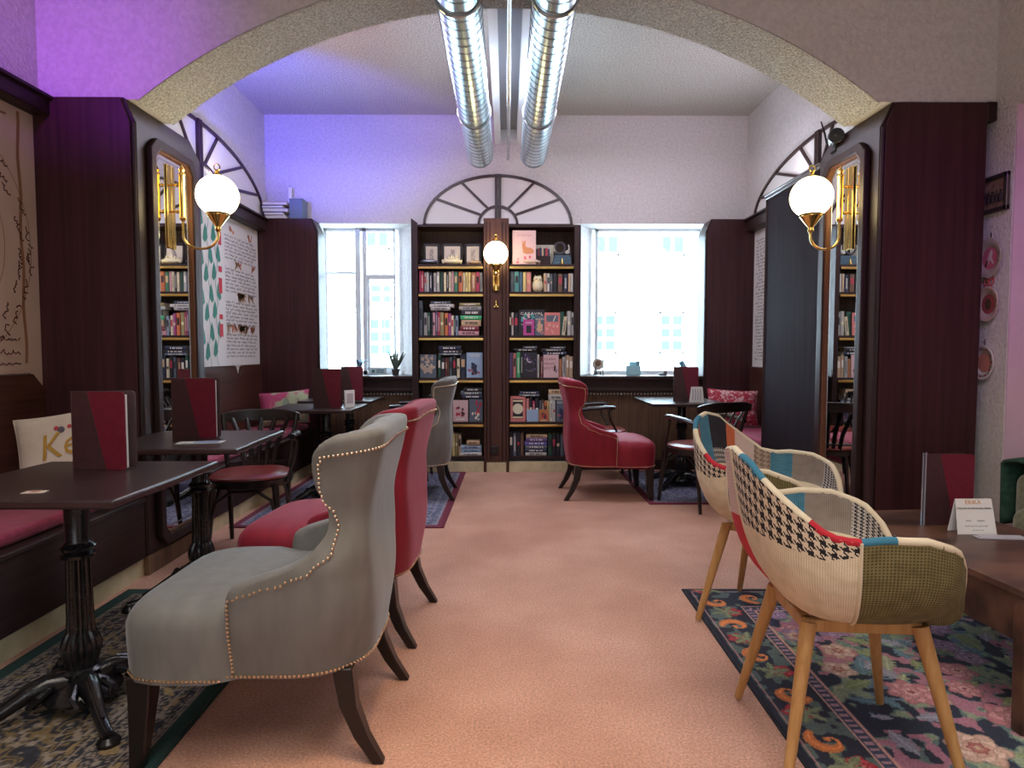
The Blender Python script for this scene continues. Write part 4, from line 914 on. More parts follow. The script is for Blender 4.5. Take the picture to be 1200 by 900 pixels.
for key, rows in BF.items():
    bx0, bn = BAY[key[0]]; si = int(key[1]); z = SH[si]+.0008
    for i, (x, w, h, c, kind, dp) in enumerate(rows):
        w *= .01; h *= .01; yf = YF+.022-.006*dp+(.028 if dp == 0 else 0); yf = YF+.045-.013*dp
        if kind == 'fox': yf = YF+.03
        t = thing('book', '%s, facing out, %s shelf, %s' % ((CN[c]+' '+FN[kind][0]) if kind == 'plain' else FN[kind][0], SHN[si], bn), 'book', (bx0+x*.01+w/2, yf, z), 0, 'books shown cover forward')
        if dp < 3: t.rotation_euler.x = R(-2)
        obj('cover', MB().prism([(-w/2, 0), (w/2, 0), (w/2, h), (-w/2, h)], 'y', 0, .010), cmat(BC[c]), t, bevel=.001)
        obj('pages', bx(-w/2+.003, w/2-.002, .0101, .0118, .003, h-.003), M['pages'], t)
        A = lambda m, col, nm='cover_print': obj(nm, m, cmat(BC[col] if isinstance(col, str) else col), t, kind='stuff')
        if kind == 'fox':
            A(MB().add([(-.01, -.001, .11), (.03, -.001, .10), (.085, -.001, .105), (.10, -.001, .13), (.07, -.001, .16), (.03, -.001, .165), (.01, -.001, .18), (.015, -.001, .225), (.005, -.001, .235), (-.005, -.001, .20), (-.012, -.001, .235), (-.02, -.001, .225), (-.02, -.001, .17)], [tuple(range(13))]), (.50, .20, .09))
            A(blobs(10, w, h, 4, .012, -.42, .3, .04, .25), (.58, .12, .16)); text('LITTLE FOX', .028, cmat((.45, .18, .2)), t, (0, -.001, .275), (R(90), 0, 0), 'cover_lettering')
        elif kind == 'title':
            text('CARAVAL', .038, cmat(BC['white']), t, (0, -.001, h*.80), (R(90), 0, 0), 'cover_lettering', sx=1.35); A(blobs(40, w, h, 1, .012), 'teal'); A(blobs(25, w, h, 2, .010), 'pinkcov')
        elif kind == 'figure':
            text('QUEEN', .026, cmat(BC['white']), t, (0, -.001, h*.78), (R(90), 0, 0), 'cover_lettering'); A(blobs(14, w, h, 8, .014, -.2, .2, .2, .7), 'tan'); A(blobs(8, w, h, 9, .010), 'coral')
        elif kind == 'frame':
            A(bx(-w*.22, w*.22, -.0015, 0, h*.15, h*.62), 'dark'); A(blobs(7, w, h, 3, .012, -.1, .1, .2, .55), 'tan'); text('ANNA', .024, cmat(BC['white']), t, (0, -.001, h*.74), (R(90), 0, 0), 'cover_lettering')
        elif kind == 'panel':
            A(bx(-w*.38, w*.38, -.0012, 0, h*.60, h*.88), 'slate'); A(MB().ribbon([(.01, -.002, h*.62), (.035, -.002, h*.85)], .008, (0, -1, 0)), 'white'); A(blobs(9, w, h, 5, .011, -.35, .35, .1, .5), (.72, .36, .32))
        elif kind == 'floral': A(blobs(26, w, h, 6, .016, -.42, .42, .25, .95), (.45, .33, .25)); A(blobs(10, w, h, 16, .010, -.4, .4, .3, .9), (.55, .45, .36))
        elif kind in ('figure2',):
            text('NEVER' if key == 'L3' else 'RAVEN', .036 if key == 'L3' else .03, cmat(BC['white']), t, (0, -.001, h*.84), (R(90), 0, 0), 'cover_lettering'); A(blobs(16, w, h, 7, .018, -.15, .15, .12, .62), 'navy'); A(blobs(8, w, h, 17, .010, -.4, .3, .1, .35), (.35, .1, .14))
        elif kind == 'moon':
            A(MB().ribbon([(.03*cos(a/5), -.001, h*.72+.03*sin(a/5)) for a in range(12, 28)], .010, (0, -1, 0)), 'white'); A(blobs(18, w, h, 12, .008, -.4, .4, .3, .9), 'purple'); text('S.T.A.G.S', .016, cmat(BC['grey']), t, (0, -.001, h*.25), (R(90), 0, 0), 'cover_lettering')
        elif kind == 'words':
            for q, s_ in enumerate(('CLARA', 'MAGIC', 'SOUTH')): text(s_, .034, cmat(BC['maroon']), t, (-.01, -.001, h*(.76-.2*q)), (R(90), 0, 0), 'cover_lettering', sx=1.1)
            A(blobs(6, w, h, 13, .010, .2, .4, .25, .6), 'dark')
        elif kind == 'figure3': A(blobs(9, w, h, 14+i, .012, -.3, .3, .2, .8), 'red'); A(blobs(7, w, h, 15, .010, -.2, .2, .3, .7), 'dark'); A(MB().box(-w*.3, w*.3, -.001, 0, h*.08, h*.14), 'white')
        elif kind == 'redart': A(blobs(14, w, h, 21, .013, .0, .35, .35, .95), 'red'); A(blobs(9, w, h, 22, .012, -.35, .2, .05, .4), 'white')
        elif kind == 'circle':
            A(bx(-w*.33, w*.33, -.001, 0, h*.12, h*.88), 'dark'); A(MB().lathe([(.052, -.003), (.052, -.0012)], (0, 0, h*.5), 28, ax='y'), (.70, .66, .48)); A(blobs(8, w, h, 23, .010, -.2, .2, .4, .6), 'olive'); A(bx(-w*.33, w*.33, -.0015, -.0009, h*.78, h*.84), 'cream'); A(bx(-w*.33, w*.33, -.0015, -.0009, h*.14, h*.2), 'cream')
# shelf ornaments
z0 = SH[0]+.001
for i, (x, w, lab) in enumerate(((4.6, 15.5, 'left'), (22.8, 20, 'middle'), (45, 16.5, 'right'))):
    x = -.872+(x+w/2)*.01; w *= .01; h = .215
    t = thing('picture_frame', 'dark framed small drawing, %s of three on the top shelf, left bay' % lab, 'picture', (x, YF+.10, z0), R((6, 0, -6)[i])); t.rotation_euler.x = R(-4)
    obj('frame', MB().box(-w/2, w/2, 0, .014, 0, .025).box(-w/2, w/2, 0, .014, h-.025, h).box(-w/2, -w/2+.02, 0, .014, 0, h).box(w/2-.02, w/2, 0, .014, 0, h), M['black_wood'], t, bevel=.002)
    obj('paper', bx(-w/2+.018, w/2-.018, .006, .012, .02, h-.022), cmat((.52, .45, .38)), t)
    m = MB(); q = random.Random(i+3)
    for k in range(5): m.ribbon([(q.uniform(-.01, .01)+.018*sin(a*.9+k*2), .004, .05+a*.012) for a in range(10)], .003, (0, -1, 0))
    obj('drawing', m, cmat((.15, .12, .14)), t)
def crystal(x, w, h, n, lab, mat, seed):
    q = random.Random(seed); t = thing('crystal_cluster', lab, 'ornament', (x, YF+.055, z0)); m = MB()
    obj('base', MB().ball((0, 0, w/2*.26+.001), w/2, 14, 8, (1, .42, .26)), mat, t)
    for k in range(n):
        a = q.uniform(-1, 1); hh = h*(1-.6*abs(a))*q.uniform(.6, 1); bx_ = a*w*.42; lean = a*.35+q.uniform(-.15, .15); rr = q.uniform(.008, .016)
        m.tube([(bx_, q.uniform(-.012, .012), .01), (bx_+lean*hh*.8, 0, hh*.8), (bx_+lean*hh, 0, hh)], [rr, rr, .002], 6)
    obj('crystals', m, mat, t)
crystal(-.872+.33, .20, .125, 16, 'pale cream crystal cluster before the middle drawing on the top shelf', plain('cream_crystal', (.70, .62, .40), .25), 1)
crystal(-.872+.10, .19, .045, 14, 'dark silvery stones before the left drawing on the top shelf', plain('dark_silver_stone', (.14, .15, .18), .2, .5), 2)
crystal(-.872+.55, .15, .05, 12, 'small tan stones before the right drawing on the top shelf', plain('tan_stone', (.36, .24, .16), .4), 3)
crystal(.023+.215, .20, .075, 18, 'small mixed crystals in front of the pink fox book', plain('mixed_crystal', (.55, .40, .32), .25), 4)
t = thing('miniature_books', 'row of miniature books on a small stand, top shelf of the right bay', 'ornament', (.023+.335, YF+.09, z0))
obj('stand', MB().box(-.075, .075, 0, .05, 0, .09), M['wood_x'], t, bevel=.002)
for k, c in enumerate(('dark', 'maroon', 'navy', 'tan', 'dark', 'red', 'navy')): obj('tiny_book', bx(-.07+k*.02, -.052+k*.02, .004, .045, .091, .16+.006*(k % 3)), cmat(BC[c]), t)
t = thing('greeting_card', 'plain cream card behind the miniature books on the top shelf', 'card', (.023+.36, YF+.19, z0)); obj('front', bx(-.10, .09, 0, .002, 0, .215), cmat((.6, .55, .42)), t); obj('back', bx(-.10, .09, .004, .006, 0, .215), cmat((.6, .55, .42)), t)
t = thing('figurine', 'dark metal figurine with a ring and bird at the right end of the top shelf', 'ornament', (.023+.53, YF+.09, z0))
obj('pedestal', MB().box(-.10, .09, -.03, .05, 0, .035).box(-.09, .085, -.025, .045, .035, .07).box(-.08, .08, -.02, .04, .07, .095), cmat((.05, .10, .14)), t, bevel=.004)
obj('ring', MB().tube([(-.025+.052*cos(k*pi/10), 0, .165+.055*sin(k*pi/10)) for k in range(20)], .013, 8, True), plain('pewter', (.12, .12, .14), .3, .7), t, smooth=True)
obj('bird', MB().ball((.05, 0, .125), .022, 12, 8, (1.3, .8, .9)).tube([(.06, 0, .13), (.068, 0, .17), (.06, 0, .20)], [.012, .008, .006], 8), cmat((.5, .48, .45)), t, smooth=True)
obj('gold_foot', MB().lathe([(.026, -.0), (.008, .03), (.004, .06)], (-.005, -.045, 0), 12), M['old_brass'], t, smooth=True)
t = thing('owl_figurine', 'small cream owl figurine among the books, second shelf of the right bay', 'ornament', (.023+.285, YF+.075, SH[1]+.001))
obj('body', MB().lathe([(.030, 0), (.050, .02), (.055, .06), (.046, .095), (.042, .11), (.046, .125), (.040, .148), (.020, .158)], (0, 0, 0), 20), noisemat('owl_ceramic', (.60, .52, .34), (.72, .66, .48), .5, (60, 60, 60)), t, smooth=True)
for s_ in (-1, 1):
    e = obj('eye', MB().ball((s_*.018, -.038, .128), .012, 10, 8), cmat((.85, .82, .7)), t, smooth=True); obj('pupil', MB().ball((s_*.018, -.048, .128), .005, 8, 6), M['black'], e, smooth=True)
    obj('ear', MB().lathe([(.012, 0), (.002, .022)], (s_*.026, 0, .148), 8), cmat((.6, .52, .34)), t, smooth=True)
    obj('wing', MB().ball((s_*.048, .005, .07), .03, 10, 8, (.4, .8, 1.2)), cmat((.42, .35, .22)), t, smooth=True)
obj('beak', MB().lathe([(.006, .0), (.001, .014)], (0, -.05, .108), 8), M['old_brass'], t)
t = thing('shell_ornament', 'rounded tan shell ornament right of the owl figurine', 'ornament', (.023+.30, YF+.19, SH[1]+.001))
obj('shell', MB().ball((0, 0, .09), .03, 14, 10, (1, 1, 3)), cmat((.5, .42, .28)), t, smooth=True)
obj('ribs', MB().tube([(.031*cos(k*pi/8), .031*sin(k*pi/8), .09) for k in range(16)], .003, 6, True).tube([(.027*cos(k*pi/8), .027*sin(k*pi/8), .135) for k in range(16)], .003, 6, True), cmat((.4, .33, .2)), t)

# books and box on the left corner pillar
for i, (zz, w, c, dx) in enumerate(((0, .20, 'cream', .01), (.032, .19, 'indigo', -.01), (.066, .24, 'white', .005), (.098, .21, 'navy', -.02), (.13, .24, 'tan', .0))):
    t = thing('book', '%s book, %s from the bottom of the pile on the left corner pillar' % (('cream', 'violet-blue', 'white', 'dark', 'tan')[i], ORD[i]), 'book', (-2.285+dx, 6.38, 2.511+zz), R(-4+3*i % 7), 'books piled on the left corner pillar')
    obj('cover', MB().prism([(-w/2, 0), (w/2, 0), (w/2, .003), (-w/2+.004, .003), (-w/2+.004, .026), (w/2, .026), (w/2, .030), (-w/2, .030)], 'y', -.075, .075), cmat(BC[c]), t)
    obj('pages', bx(-w/2+.005, w/2-.004, -.07, .07, .0031, .0259), M['white'], t)
t = thing('storage_box', 'slate blue upright box beside the book pile on the corner pillar', 'box', (-2.08, 6.42, 2.511)); obj('box_body', bx(-.07, .06, -.08, .08, 0, .19), cmat((.16, .22, .28)), t, bevel=.004); obj('lid', bx(-.073, .063, -.083, .083, .19, .20), cmat((.2, .26, .32)), t, bevel=.002)
t = thing('candle', 'tall white candle behind the book pile on the corner pillar', 'candle', (-2.19, 6.48, 2.511)); obj('wax', MB().lathe([(.022, 0), (.022, .34), (.015, .345)], seg=16), M['white'], t, smooth=True); obj('wick', MB().tube([(0, 0, .345), (.002, 0, .36)], .0015, 5), M['black'], t)
# ================================================================ RUGS
import numpy as np
def vnoise(X, Y, sc, seed):
    r = np.random.RandomState(seed); G = r.rand(64, 64); x = X*sc; y = Y*sc
    xi = np.floor(x).astype(int); yi = np.floor(y).astype(int); fx = x-xi; fy = y-yi; fx = fx*fx*(3-2*fx); fy = fy*fy*(3-2*fy)
    g = lambda a, b: G[a % 64, b % 64]
    return (g(xi, yi)*(1-fx)+g(xi+1, yi)*fx)*(1-fy)+(g(xi, yi+1)*(1-fx)+g(xi+1, yi+1)*fx)*fy
def rug(name, label, x0, x1, y0, y1, rz, paint, res, edge, th=.008):
    w, d = x1-x0, y1-y0; nx, ny = int(w/res), int(d/res)
    t = thing(name, label, 'rug', ((x0+x1)/2, (y0+y1)/2, 0.0005), rz)
    xs = np.linspace(0, w, nx+1); ys = np.linspace(0, d, ny+1); X, Y = np.meshgrid(xs, ys)
    C = paint(X, Y, w, d); C = np.clip(C*(.78+.44*np.random.RandomState(1).rand(*X.shape)[..., None]), 0, 1)
    vs = np.stack([X-w/2, Y-d/2, np.full_like(X, th)], -1).reshape(-1, 3)
    I = np.arange((nx+1)*(ny+1)).reshape(ny+1, nx+1)
    fs = np.stack([I[:-1, :-1], I[:-1, 1:], I[1:, 1:], I[1:, :-1]], -1).reshape(-1, 4)
    me = bpy.data.meshes.new('pile'); me.from_pydata(vs.tolist(), [], fs.tolist())
    ca = me.color_attributes.new('pattern', 'FLOAT_COLOR', 'POINT'); ca.data.foreach_set('color', np.concatenate([C.reshape(-1, 3), np.ones((C.size//3, 1))], 1).astype(np.float32).ravel())
    m, nt, p = base(name+'_wool', (.5, .5, .5), .95); a = nd(nt, 'ShaderNodeVertexColor', layer_name='pattern'); nt.links.new(a.outputs['Color'], p.inputs['Base Color'])
    n = nd(nt, 'ShaderNodeTexNoise', i_Scale=400); tc = nd(nt, 'ShaderNodeTexCoord'); nt.links.new(tc.outputs['Object'], n.inputs['Vector']); b = nd(nt, 'ShaderNodeBump', i_Strength=.4, i_Distance=.002); nt.links.new(n.outputs['Fac'], b.inputs['Height']); nt.links.new(b.outputs[0], p.inputs['Normal'])
    me.materials.append(m); o = bpy.data.objects.new('pile', me); COL.objects.link(o); o.parent = t
    e = .012
    obj('binding', MB().box(-w/2-e, w/2+e, -d/2-e, -d/2, 0, th).box(-w/2-e, w/2+e, d/2, d/2+e, 0, th).box(-w/2-e, -w/2, -d/2, d/2, 0, th).box(w/2, w/2+e, -d/2, d/2, 0, th), plain(name+'_binding', edge, .95), t, bevel=.002)
    return t
def put(C, mask, col, al=1.0):
    C[mask] = C[mask]*(1-al)+np.array(col)*al
def rose(C, X, Y, cx, cy, r, cols, seed):
    R_ = random.Random(seed); dx, dy = X-cx, Y-cy; sel = (abs(dx) < r*1.4) & (abs(dy) < r*1.4)
    rr = np.hypot(dx, dy); th = np.arctan2(dy, dx); k = R_.choice((5, 6, 7)); ph = R_.random()*6
    for i, s_ in enumerate((1, .78, .56, .34, .16)):
        lim = r*s_*(1+.14*np.cos(k*th+ph+i*2)); m = sel & (rr < lim); put(C, m, cols[i % len(cols)]); put(C, sel & (rr < lim) & (rr > lim-.006), [c*.55 for c in cols[i % len(cols)]], .7)
def leaf(C, X, Y, cx, cy, L, a, col):
    dx, dy = X-cx, Y-cy; u = dx*cos(a)+dy*sin(a); v = -dx*sin(a)+dy*cos(a)
    wv = L*.22*np.sin(np.clip(u/L, 0, 1)*pi)*(1+.25*np.sin(u*260)); m = (u > 0) & (u < L) & (abs(v) < wv); put(C, m, col); put(C, m & (abs(v) < .003), [min(1, c*1.6) for c in col], .7)
def scroll(C, X, Y, cx, cy, r, a0, sg, col):
    for k in range(70):
        a = a0+sg*k*.085; q = r*(1-k/80); x, y = cx+q*cos(a), cy+q*sin(a); w = .012+.010*sin(k*.09)
        m = np.hypot(X-x, Y-y) < w; put(C, m, col)
    for k in range(70):
        a = a0+sg*k*.085; q = r*(1-k/80); x, y = cx+q*cos(a), cy+q*sin(a); put(C, np.hypot(X-x, Y-y) < .004, [min(1, c*1.5) for c in col])
def floral(X, Y, w, d):
    C = np.zeros(X.shape+(3,)); C[:] = (.016, .022, .038); R_ = random.Random(21)
    n1 = vnoise(X+5, Y+5, 14, 3); n2 = vnoise(X, Y, 34, 4); n3 = vnoise(X+2, Y+9, 6, 5)
    inn = (X > .26) & (Y < d-.24)
    put(C, inn & (n1*.6+n2*.4 > .52), (.085, .13, .12)); put(C, inn & (n1*.5+n2*.5 > .60), (.19, .23, .15)); put(C, inn & (n3 > .62) & (n2 > .5), (.10, .15, .20)); put(C, inn & (n3 < .36) & (n2 > .52), (.28, .12, .16))
    for k in range(240):
        x, y = R_.uniform(.28, w), R_.uniform(0, d-.25); leaf(C, X, Y, x, y, R_.uniform(.06, .14), R_.uniform(0, 6.3), R_.choice([(.16, .19, .09), (.10, .15, .12), (.22, .24, .15), (.08, .14, .17), (.20, .20, .24)]))
    P = [[(.34, .13, .15), (.45, .22, .22), (.38, .16, .17), (.50, .28, .27), (.25, .07, .08)], [(.22, .13, .20), (.34, .22, .31), (.27, .16, .25), (.40, .28, .37), (.16, .07, .14)], [(.40, .26, .20), (.5, .35, .28), (.42, .26, .20), (.3, .10, .09), (.45, .3, .2)]]
    for i in range(60):
        x, y = R_.uniform(.32, w), R_.uniform(0, d-.28); rose(C, X, Y, x, y, R_.uniform(.035, .085), R_.choice(P), i)
    # borders: left (x small) and far (y large)
    for (D_, T_, L_) in ((X, Y, d), (d-Y, X, w)):
        bd = (D_ < .26) & ((X < .26) | (Y > d-.26)) & (D_ <= np.minimum(X, d-Y)+1e-6)
        put(C, bd, (.014, .016, .028)); put(C, bd & (vnoise(X, Y, 30, 8) > .56), (.07, .10, .09))
        put(C, bd & (D_ < .018), (.008, .010, .02)); put(C, bd & (D_ > .024) & (D_ < .032), (.30, .16, .14))
        b2 = bd & (D_ > .205)
        put(C, b2, (.03, .04, .07)); put(C, b2 & (((T_*1.0) % .03) < .013) & (D_ > .22) & (D_ < .245), (.30, .17, .20)); put(C, bd & (D_ > .205) & (D_ < .213), (.45, .25, .20)); put(C, bd & (D_ > .252), (.42, .22, .18))
    k = 0
    y = .05
    while y < d-.1:
        scroll(C, X, Y, .115, y, .060, R_.random()*6, 1 if k % 2 else -1, (.42, .13, .035)); rose(C, X, Y, .115+.03*(-1)**k, y+.15, .045, [(.32, .02, .03), (.42, .05, .06), (.26, .02, .03), (.5, .12, .10), (.2, .01, .02)], k)
        for q in range(5): leaf(C, X, Y, .115, y+.15, .07, q*1.25+k, (.13, .15, .08))
        y += .27; k += 1
    x = .30
    while x < w:
        scroll(C, X, Y, x, d-.11, .055, R_.random()*6, 1 if k % 2 else -1, (.42, .13, .035)); rose(C, X, Y, x+.14, d-.12, .045, [(.32, .02, .03), (.42, .05, .06), (.26, .02, .03), (.5, .12, .10), (.2, .01, .02)], k)
        for q in range(5): leaf(C, X, Y, x+.14, d-.12, .07, q*1.25+k, (.13, .15, .08))
        x += .27; k += 1
    return C*1.22
rug('floral_rug', 'large dark rug with roses, leaves and orange scroll border under the patchwork chairs', .875, 2.58, 1.0, 3.09, R(-.8), floral, .0055, (.010, .012, .02))
def orient(edge, dark, light, gold, bw=.05):
    def f(X, Y, w, d):
        C = np.zeros(X.shape+(3,)); D_ = np.minimum(np.minimum(X, w-X), np.minimum(Y, d-Y)); T_ = np.where(np.minimum(X, w-X) < np.minimum(Y, d-Y), Y, X)
        n = vnoise(X, Y, 40, 2); n2 = vnoise(X+3, Y, 22, 7); s1 = vnoise(X+1, Y+2, 16, 11); s2 = vnoise(X+4, Y+1, 27, 12); s3 = vnoise(X, Y+6, 60, 13)
        C[:] = dark; put(C, s3 > .56, [c*1.6 for c in dark]); put(C, (abs(s1-.5) < .055) | (abs(s1-.68) < .03) | (abs(s1-.32) < .03), gold); put(C, (abs(s2-.5) < .05) | ((s3 > .66) & (s1 > .5)), light); med = np.sin(np.hypot(X-w/2, Y-d/2)*55+3*n2)*np.sin(X*60)*np.sin(Y*60); put(C, med > .62, light); put(C, med < -.7, gold)
        put(C, D_ < .30, dark); fl = (np.sin(T_*38)*np.cos((D_-.17)*46)+.9*(n-.5)*2+.6*np.sin(T_*120)*np.sin(D_*140)); put(C, (D_ < .30) & ((abs(fl-.1) < .16) | (fl > .85) | (abs(s2-.5) < .04)), light); put(C, (D_ < .30) & (fl < -.75), [c*1.5 for c in gold])
        for a, b, c in ((.0, bw, edge), (bw, bw+.006, light), (bw+.012, bw+.018, light), (.085, .091, dark), (.115, .121, light), (.235, .241, light), (.247, .252, dark), (.262, .268, light), (.28, .285, gold)): put(C, (D_ >= a) & (D_ < b), c)
        return C
    return f
rug('oriental_rug', 'dark green-bordered cream and navy oriental rug at the near left under the first table', -1.89, -1.02, .9, 3.12, 0, orient((.012, .05, .042), (.018, .02, .028), (.24, .20, .16), (.17, .12, .055)), .006, (.010, .035, .03))
rug('oriental_rug', 'blue-grey patterned rug with maroon border at the left rear', -1.87, -.43, 4.26, 6.22, R(-.6), orient((.15, .02, .045), (.07, .08, .14), (.22, .22, .27), (.11, .11, .19), .04), .009, (.13, .015, .035))
rug('oriental_rug', 'blue-grey patterned rug with maroon border at the right rear', 1.13, 2.02, 4.90, 6.24, 0, orient((.15, .02, .045), (.07, .08, .14), (.22, .22, .27), (.11, .11, .19), .04), .009, (.13, .015, .035))

# ================================================================ TABLE OBJECTS
def menu(loc, rz, w, h, label, openang=7, card=None):
    t = thing('menu', label, 'menu', loc, rz)
    def cov(name, y, ang):
        g = thing(name, None, None, (-w/2, y, 0), R(ang)); g.parent = t; return g
    def leafm(x0, x1): return MB().prism([(x0, .0), (x1, .0), (x1, h-.012), (x1-.012 if x1 >= w else x1, h), (x0, h)], 'y', -.0025, 0)
    f = obj('front_cover', MB().prism([(0, 0), (w*.62, 0), (w*.30, h), (0, h)], 'y', -.0025, 0), M['brown_cover'], t, loc=(-w/2, 0, 0), rot=(0, 0, R(-openang/2)), bevel=.0005, label='dark brown cover half')
    obj('crimson_panel', MB().prism([(w*.62, 0), (w-.008, 0), (w, .010), (w, h-.012), (w-.010, h), (w*.30, h)], 'y', -.0025, 0), M['maroon'], f, bevel=.0005, label='crimson slanted cover half')
    obj('back_cover', MB().prism([(0, 0), (w-.008, 0), (w, .010), (w, h-.012), (w-.010, h), (0, h)], 'y', .012, .0145), M['brown_cover'], t, loc=(-w/2, 0, 0), rot=(0, 0, R(openang)), bevel=.0005)
    obj('spine', MB().box(-w/2-.003, -w/2, -.003, .0145, 0, h), M['brown_cover'], t, bevel=.001)
    for k in range(3): obj('page', bx(.004, w-.006, .002+.003*k, .0028+.003*k, .006, h-.012), M['white'], t, loc=(-w/2, 0, 0), rot=(0, 0, R(-openang*.42+k*1.0)))
    return t
ZT = .7600
menu((-1.515, 2.36, ZT), R(2), .208, .292, 'crimson and brown folded menu standing on the nearest left table', 13)
menu((-1.59, 3.22, ZT), R(-2), .232, .305, 'crimson and brown folded menu standing on the second left table', 6)
menu((-1.40, 4.93, ZT), R(0), .215, .305, 'dark maroon menu standing on the third left table', 6)
menu((-1.40, 5.72, ZT), R(8), .19, .305, 'dark maroon menu standing on the farthest left table, under the plant', 6)
menu((1.60, 5.62, ZT), R(-3), .215, .305, 'dark maroon menu standing on the right rear table', 5)
ZL = .4698
m_ = menu((1.86, 2.62, ZL), R(2), .205, .30, 'dark menu with crimson panel standing on the low wooden table', 5)
obj('menu_holder', MB().box(-.112, -.109, .0, .006, 0, .305).box(-.112, -.106, -.012, -.010, 0, .31), plain('clear_acrylic_edge', (.45, .5, .55), .08, .6), m_)
t = thing('coaster', 'small pale paper packet lying on the nearest left table', 'packet', (-1.475, 1.965, ZT), R(8)); obj('paper', bx(-.032, .032, -.018, .018, 0, .003), cmat((.55, .45, .38)), t, bevel=.001); obj('print', bx(-.012, .012, -.012, .012, .003, .0034), cmat((.35, .16, .12)), t)
t = thing('leaflet', 'blue and white leaflet lying before the menu on the second left table', 'leaflet', (-1.475, 3.04, ZT), R(10)); obj('sheet', MB().box(-.11, .10, -.03, .03, 0, .002).box(-.10, .105, -.028, .034, .0022, .004), cmat((.55, .58, .62)), t); obj('photo_print', bx(-.03, .08, -.02, .02, .0041, .0045), cmat((.12, .22, .42)), t)
t = thing('table_card', 'small white upright card between the two menus on the left rear tables', 'card', (-1.245, 5.0, ZT), R(50)); obj('front', bx(-.045, .045, -.003, 0, 0, .135), M['white'], t); obj('back', bx(-.045, .045, .006, .009, 0, .135), M['white'], t); obj('print', bx(-.03, .03, -.0036, -.003, .03, .11), cmat((.5, .42, .45)), t)
t = thing('table_card', 'white tapering card with grey figures before the menu on the right rear table', 'card', (1.645, 5.45, ZT)); obj('card_body', MB().prism([(-.06, 0), (.065, 0), (.05, .135), (-.045, .135)], 'y', -.003, 0), M['white'], t)
obj('card_back', MB().prism([(-.06, 0), (.065, 0), (.05, .135), (-.045, .135)], 'y', .012, .014), M['white'], t)
for k in range(4): obj('print', MB().tube([(-.035+k*.022, -.004, .02), (-.032+k*.022, -.004, .07), (-.037+k*.022, -.004, .115)], .004, 5), cmat((.42, .38, .45)), t)
t = thing('tent_card', 'white tent card with orange heading and small print on the low table', 'card', (1.875, 2.475, ZL), R(-1))
obj('front', MB().prism([(-.074, 0), (.082, 0), (.076, .140), (-.068, .140)], 'y', -.002, 0), M['white'], t, rot=(R(-12), 0, 0)); obj('back', MB().prism([(-.074, 0), (.082, 0), (.076, .140), (-.068, .140)], 'y', 0, .002), M['white'], t, loc=(0, .058, 0), rot=(R(12), 0, 0))
hd = t
text('ERIKA', .024, cmat((.65, .30, .10)), hd, (0, .0225, .117), (R(90-12), 0, 0), 'heading')
text('FOLLOW US ON SOCIAL MEDIA', .0095, cmat((.12, .1, .1)), hd, (.002, .0175, .098), (R(90-12), 0, 0), 'small_print')
text('MENU          WEBSITE', .008, cmat((.2, .18, .18)), hd, (.002, .0085, .050), (R(90-12), 0, 0), 'small_print'); text('thank you for your visit', .0095, cmat((.2, .18, .18)), hd, (.004, .0045, .030), (R(90-12), 0, 0), 'small_print')
text('see you soon', .0085, cmat((.2, .18, .18)), hd, (.01, .0015, .015), (R(90-12), 0, 0), 'small_print')
t = thing('leaflet', 'pale folded leaflet lying in front of the white tent card', 'leaflet', (1.93, 2.43, ZL), R(-6)); obj('sheet', MB().box(-.085, .09, -.022, .022, 0, .002).box(-.07, .095, -.02, .026, .0022, .005), cmat((.48, .48, .55)), t)

# ================================================================ PILLOWS
def pillow(loc, rot, w, h, th, mat, label):
    t = thing('pillow', label, 'pillow', loc); t.rotation_euler = rot
    n = 18; m = MB()
    def f(sg):
        def g(u, v):
            a, b = u*2-1, v*2-1; k = (1-a**4)*(1-b**4); px = 1-.10*(1-b*b)*0-.07*(1-abs(b)**2)*abs(a); pz = 1-.07*(1-abs(a)**2)*abs(b)
            wr = .05*sin(a*7+b*3)*(1-k)
            return (a*w/2*px, sg*(th/2*max(0, k)**.55*(1+wr)+.0008), b*h/2*pz)
        return g
    m.grid(f(1), n, n).grid(f(-1), n, n); 
    o = obj('cushion', m, mat, t, smooth=True)
    edge = [];
    for k in range(4*n):
        s_, q = divmod(k, n); a = -1+2*q/n; p = ((a, -1), (1, a), (-a, 1), (-1, -a))[s_]
        edge.append((p[0]*w/2*(1-.07*(1-p[1]**2)*abs(p[0])), 0, p[1]*h/2*(1-.07*(1-p[0]**2)*abs(p[1]))))
    obj('piping', MB().tube(edge, .004, 6, True), mat, t, smooth=True)
    return t
cr = noisemat('cream_cushion_cloth', (.60, .52, .42), (.72, .64, .55), .9, (4, 4, 4), bump=.35, bscale=9, bdist=.02)
p = pillow((-2.12, 3.03, .715), (R(-16), R(-10), R(12)), .42, .40, .13, cr, 'cream pillow with gold script lettering on the near left bench')
text('Keep', .17, M['gold_print'], p, (.075, -.071, -.02), (R(90), R(-6), 0), 'gold_lettering', .0008, .25, .85); text('calm', .13, M['gold_print'], p, (.10, -.055, -.15), (R(96), R(-6), 0), 'gold_lettering', .0008, .25, .85)
obj('flower_print', MB().ball((.02, -.066, .10), .016, 10, 6, (1, .1, 1)).ball((.09, -.06, .115), .012, 10, 6, (1, .1, 1)), cmat((.12, .10, .14)), p, kind='stuff'); obj('flower_print', MB().ball((.0, -.066, .11), .011, 8, 5, (1, .12, 1)).ball((.055, -.064, .11), .010, 8, 5, (1, .12, 1)).ball((.11, -.056, .09), .010, 8, 5, (1, .12, 1)), cmat((.5, .05, .06)), p, kind='stuff')
patt = noisemat('pink_green_print', (.45, .07, .16), (.38, .42, .26), .85, (5, 5, 5), 2, lo=.48, hi=.52, coord='Object'); 
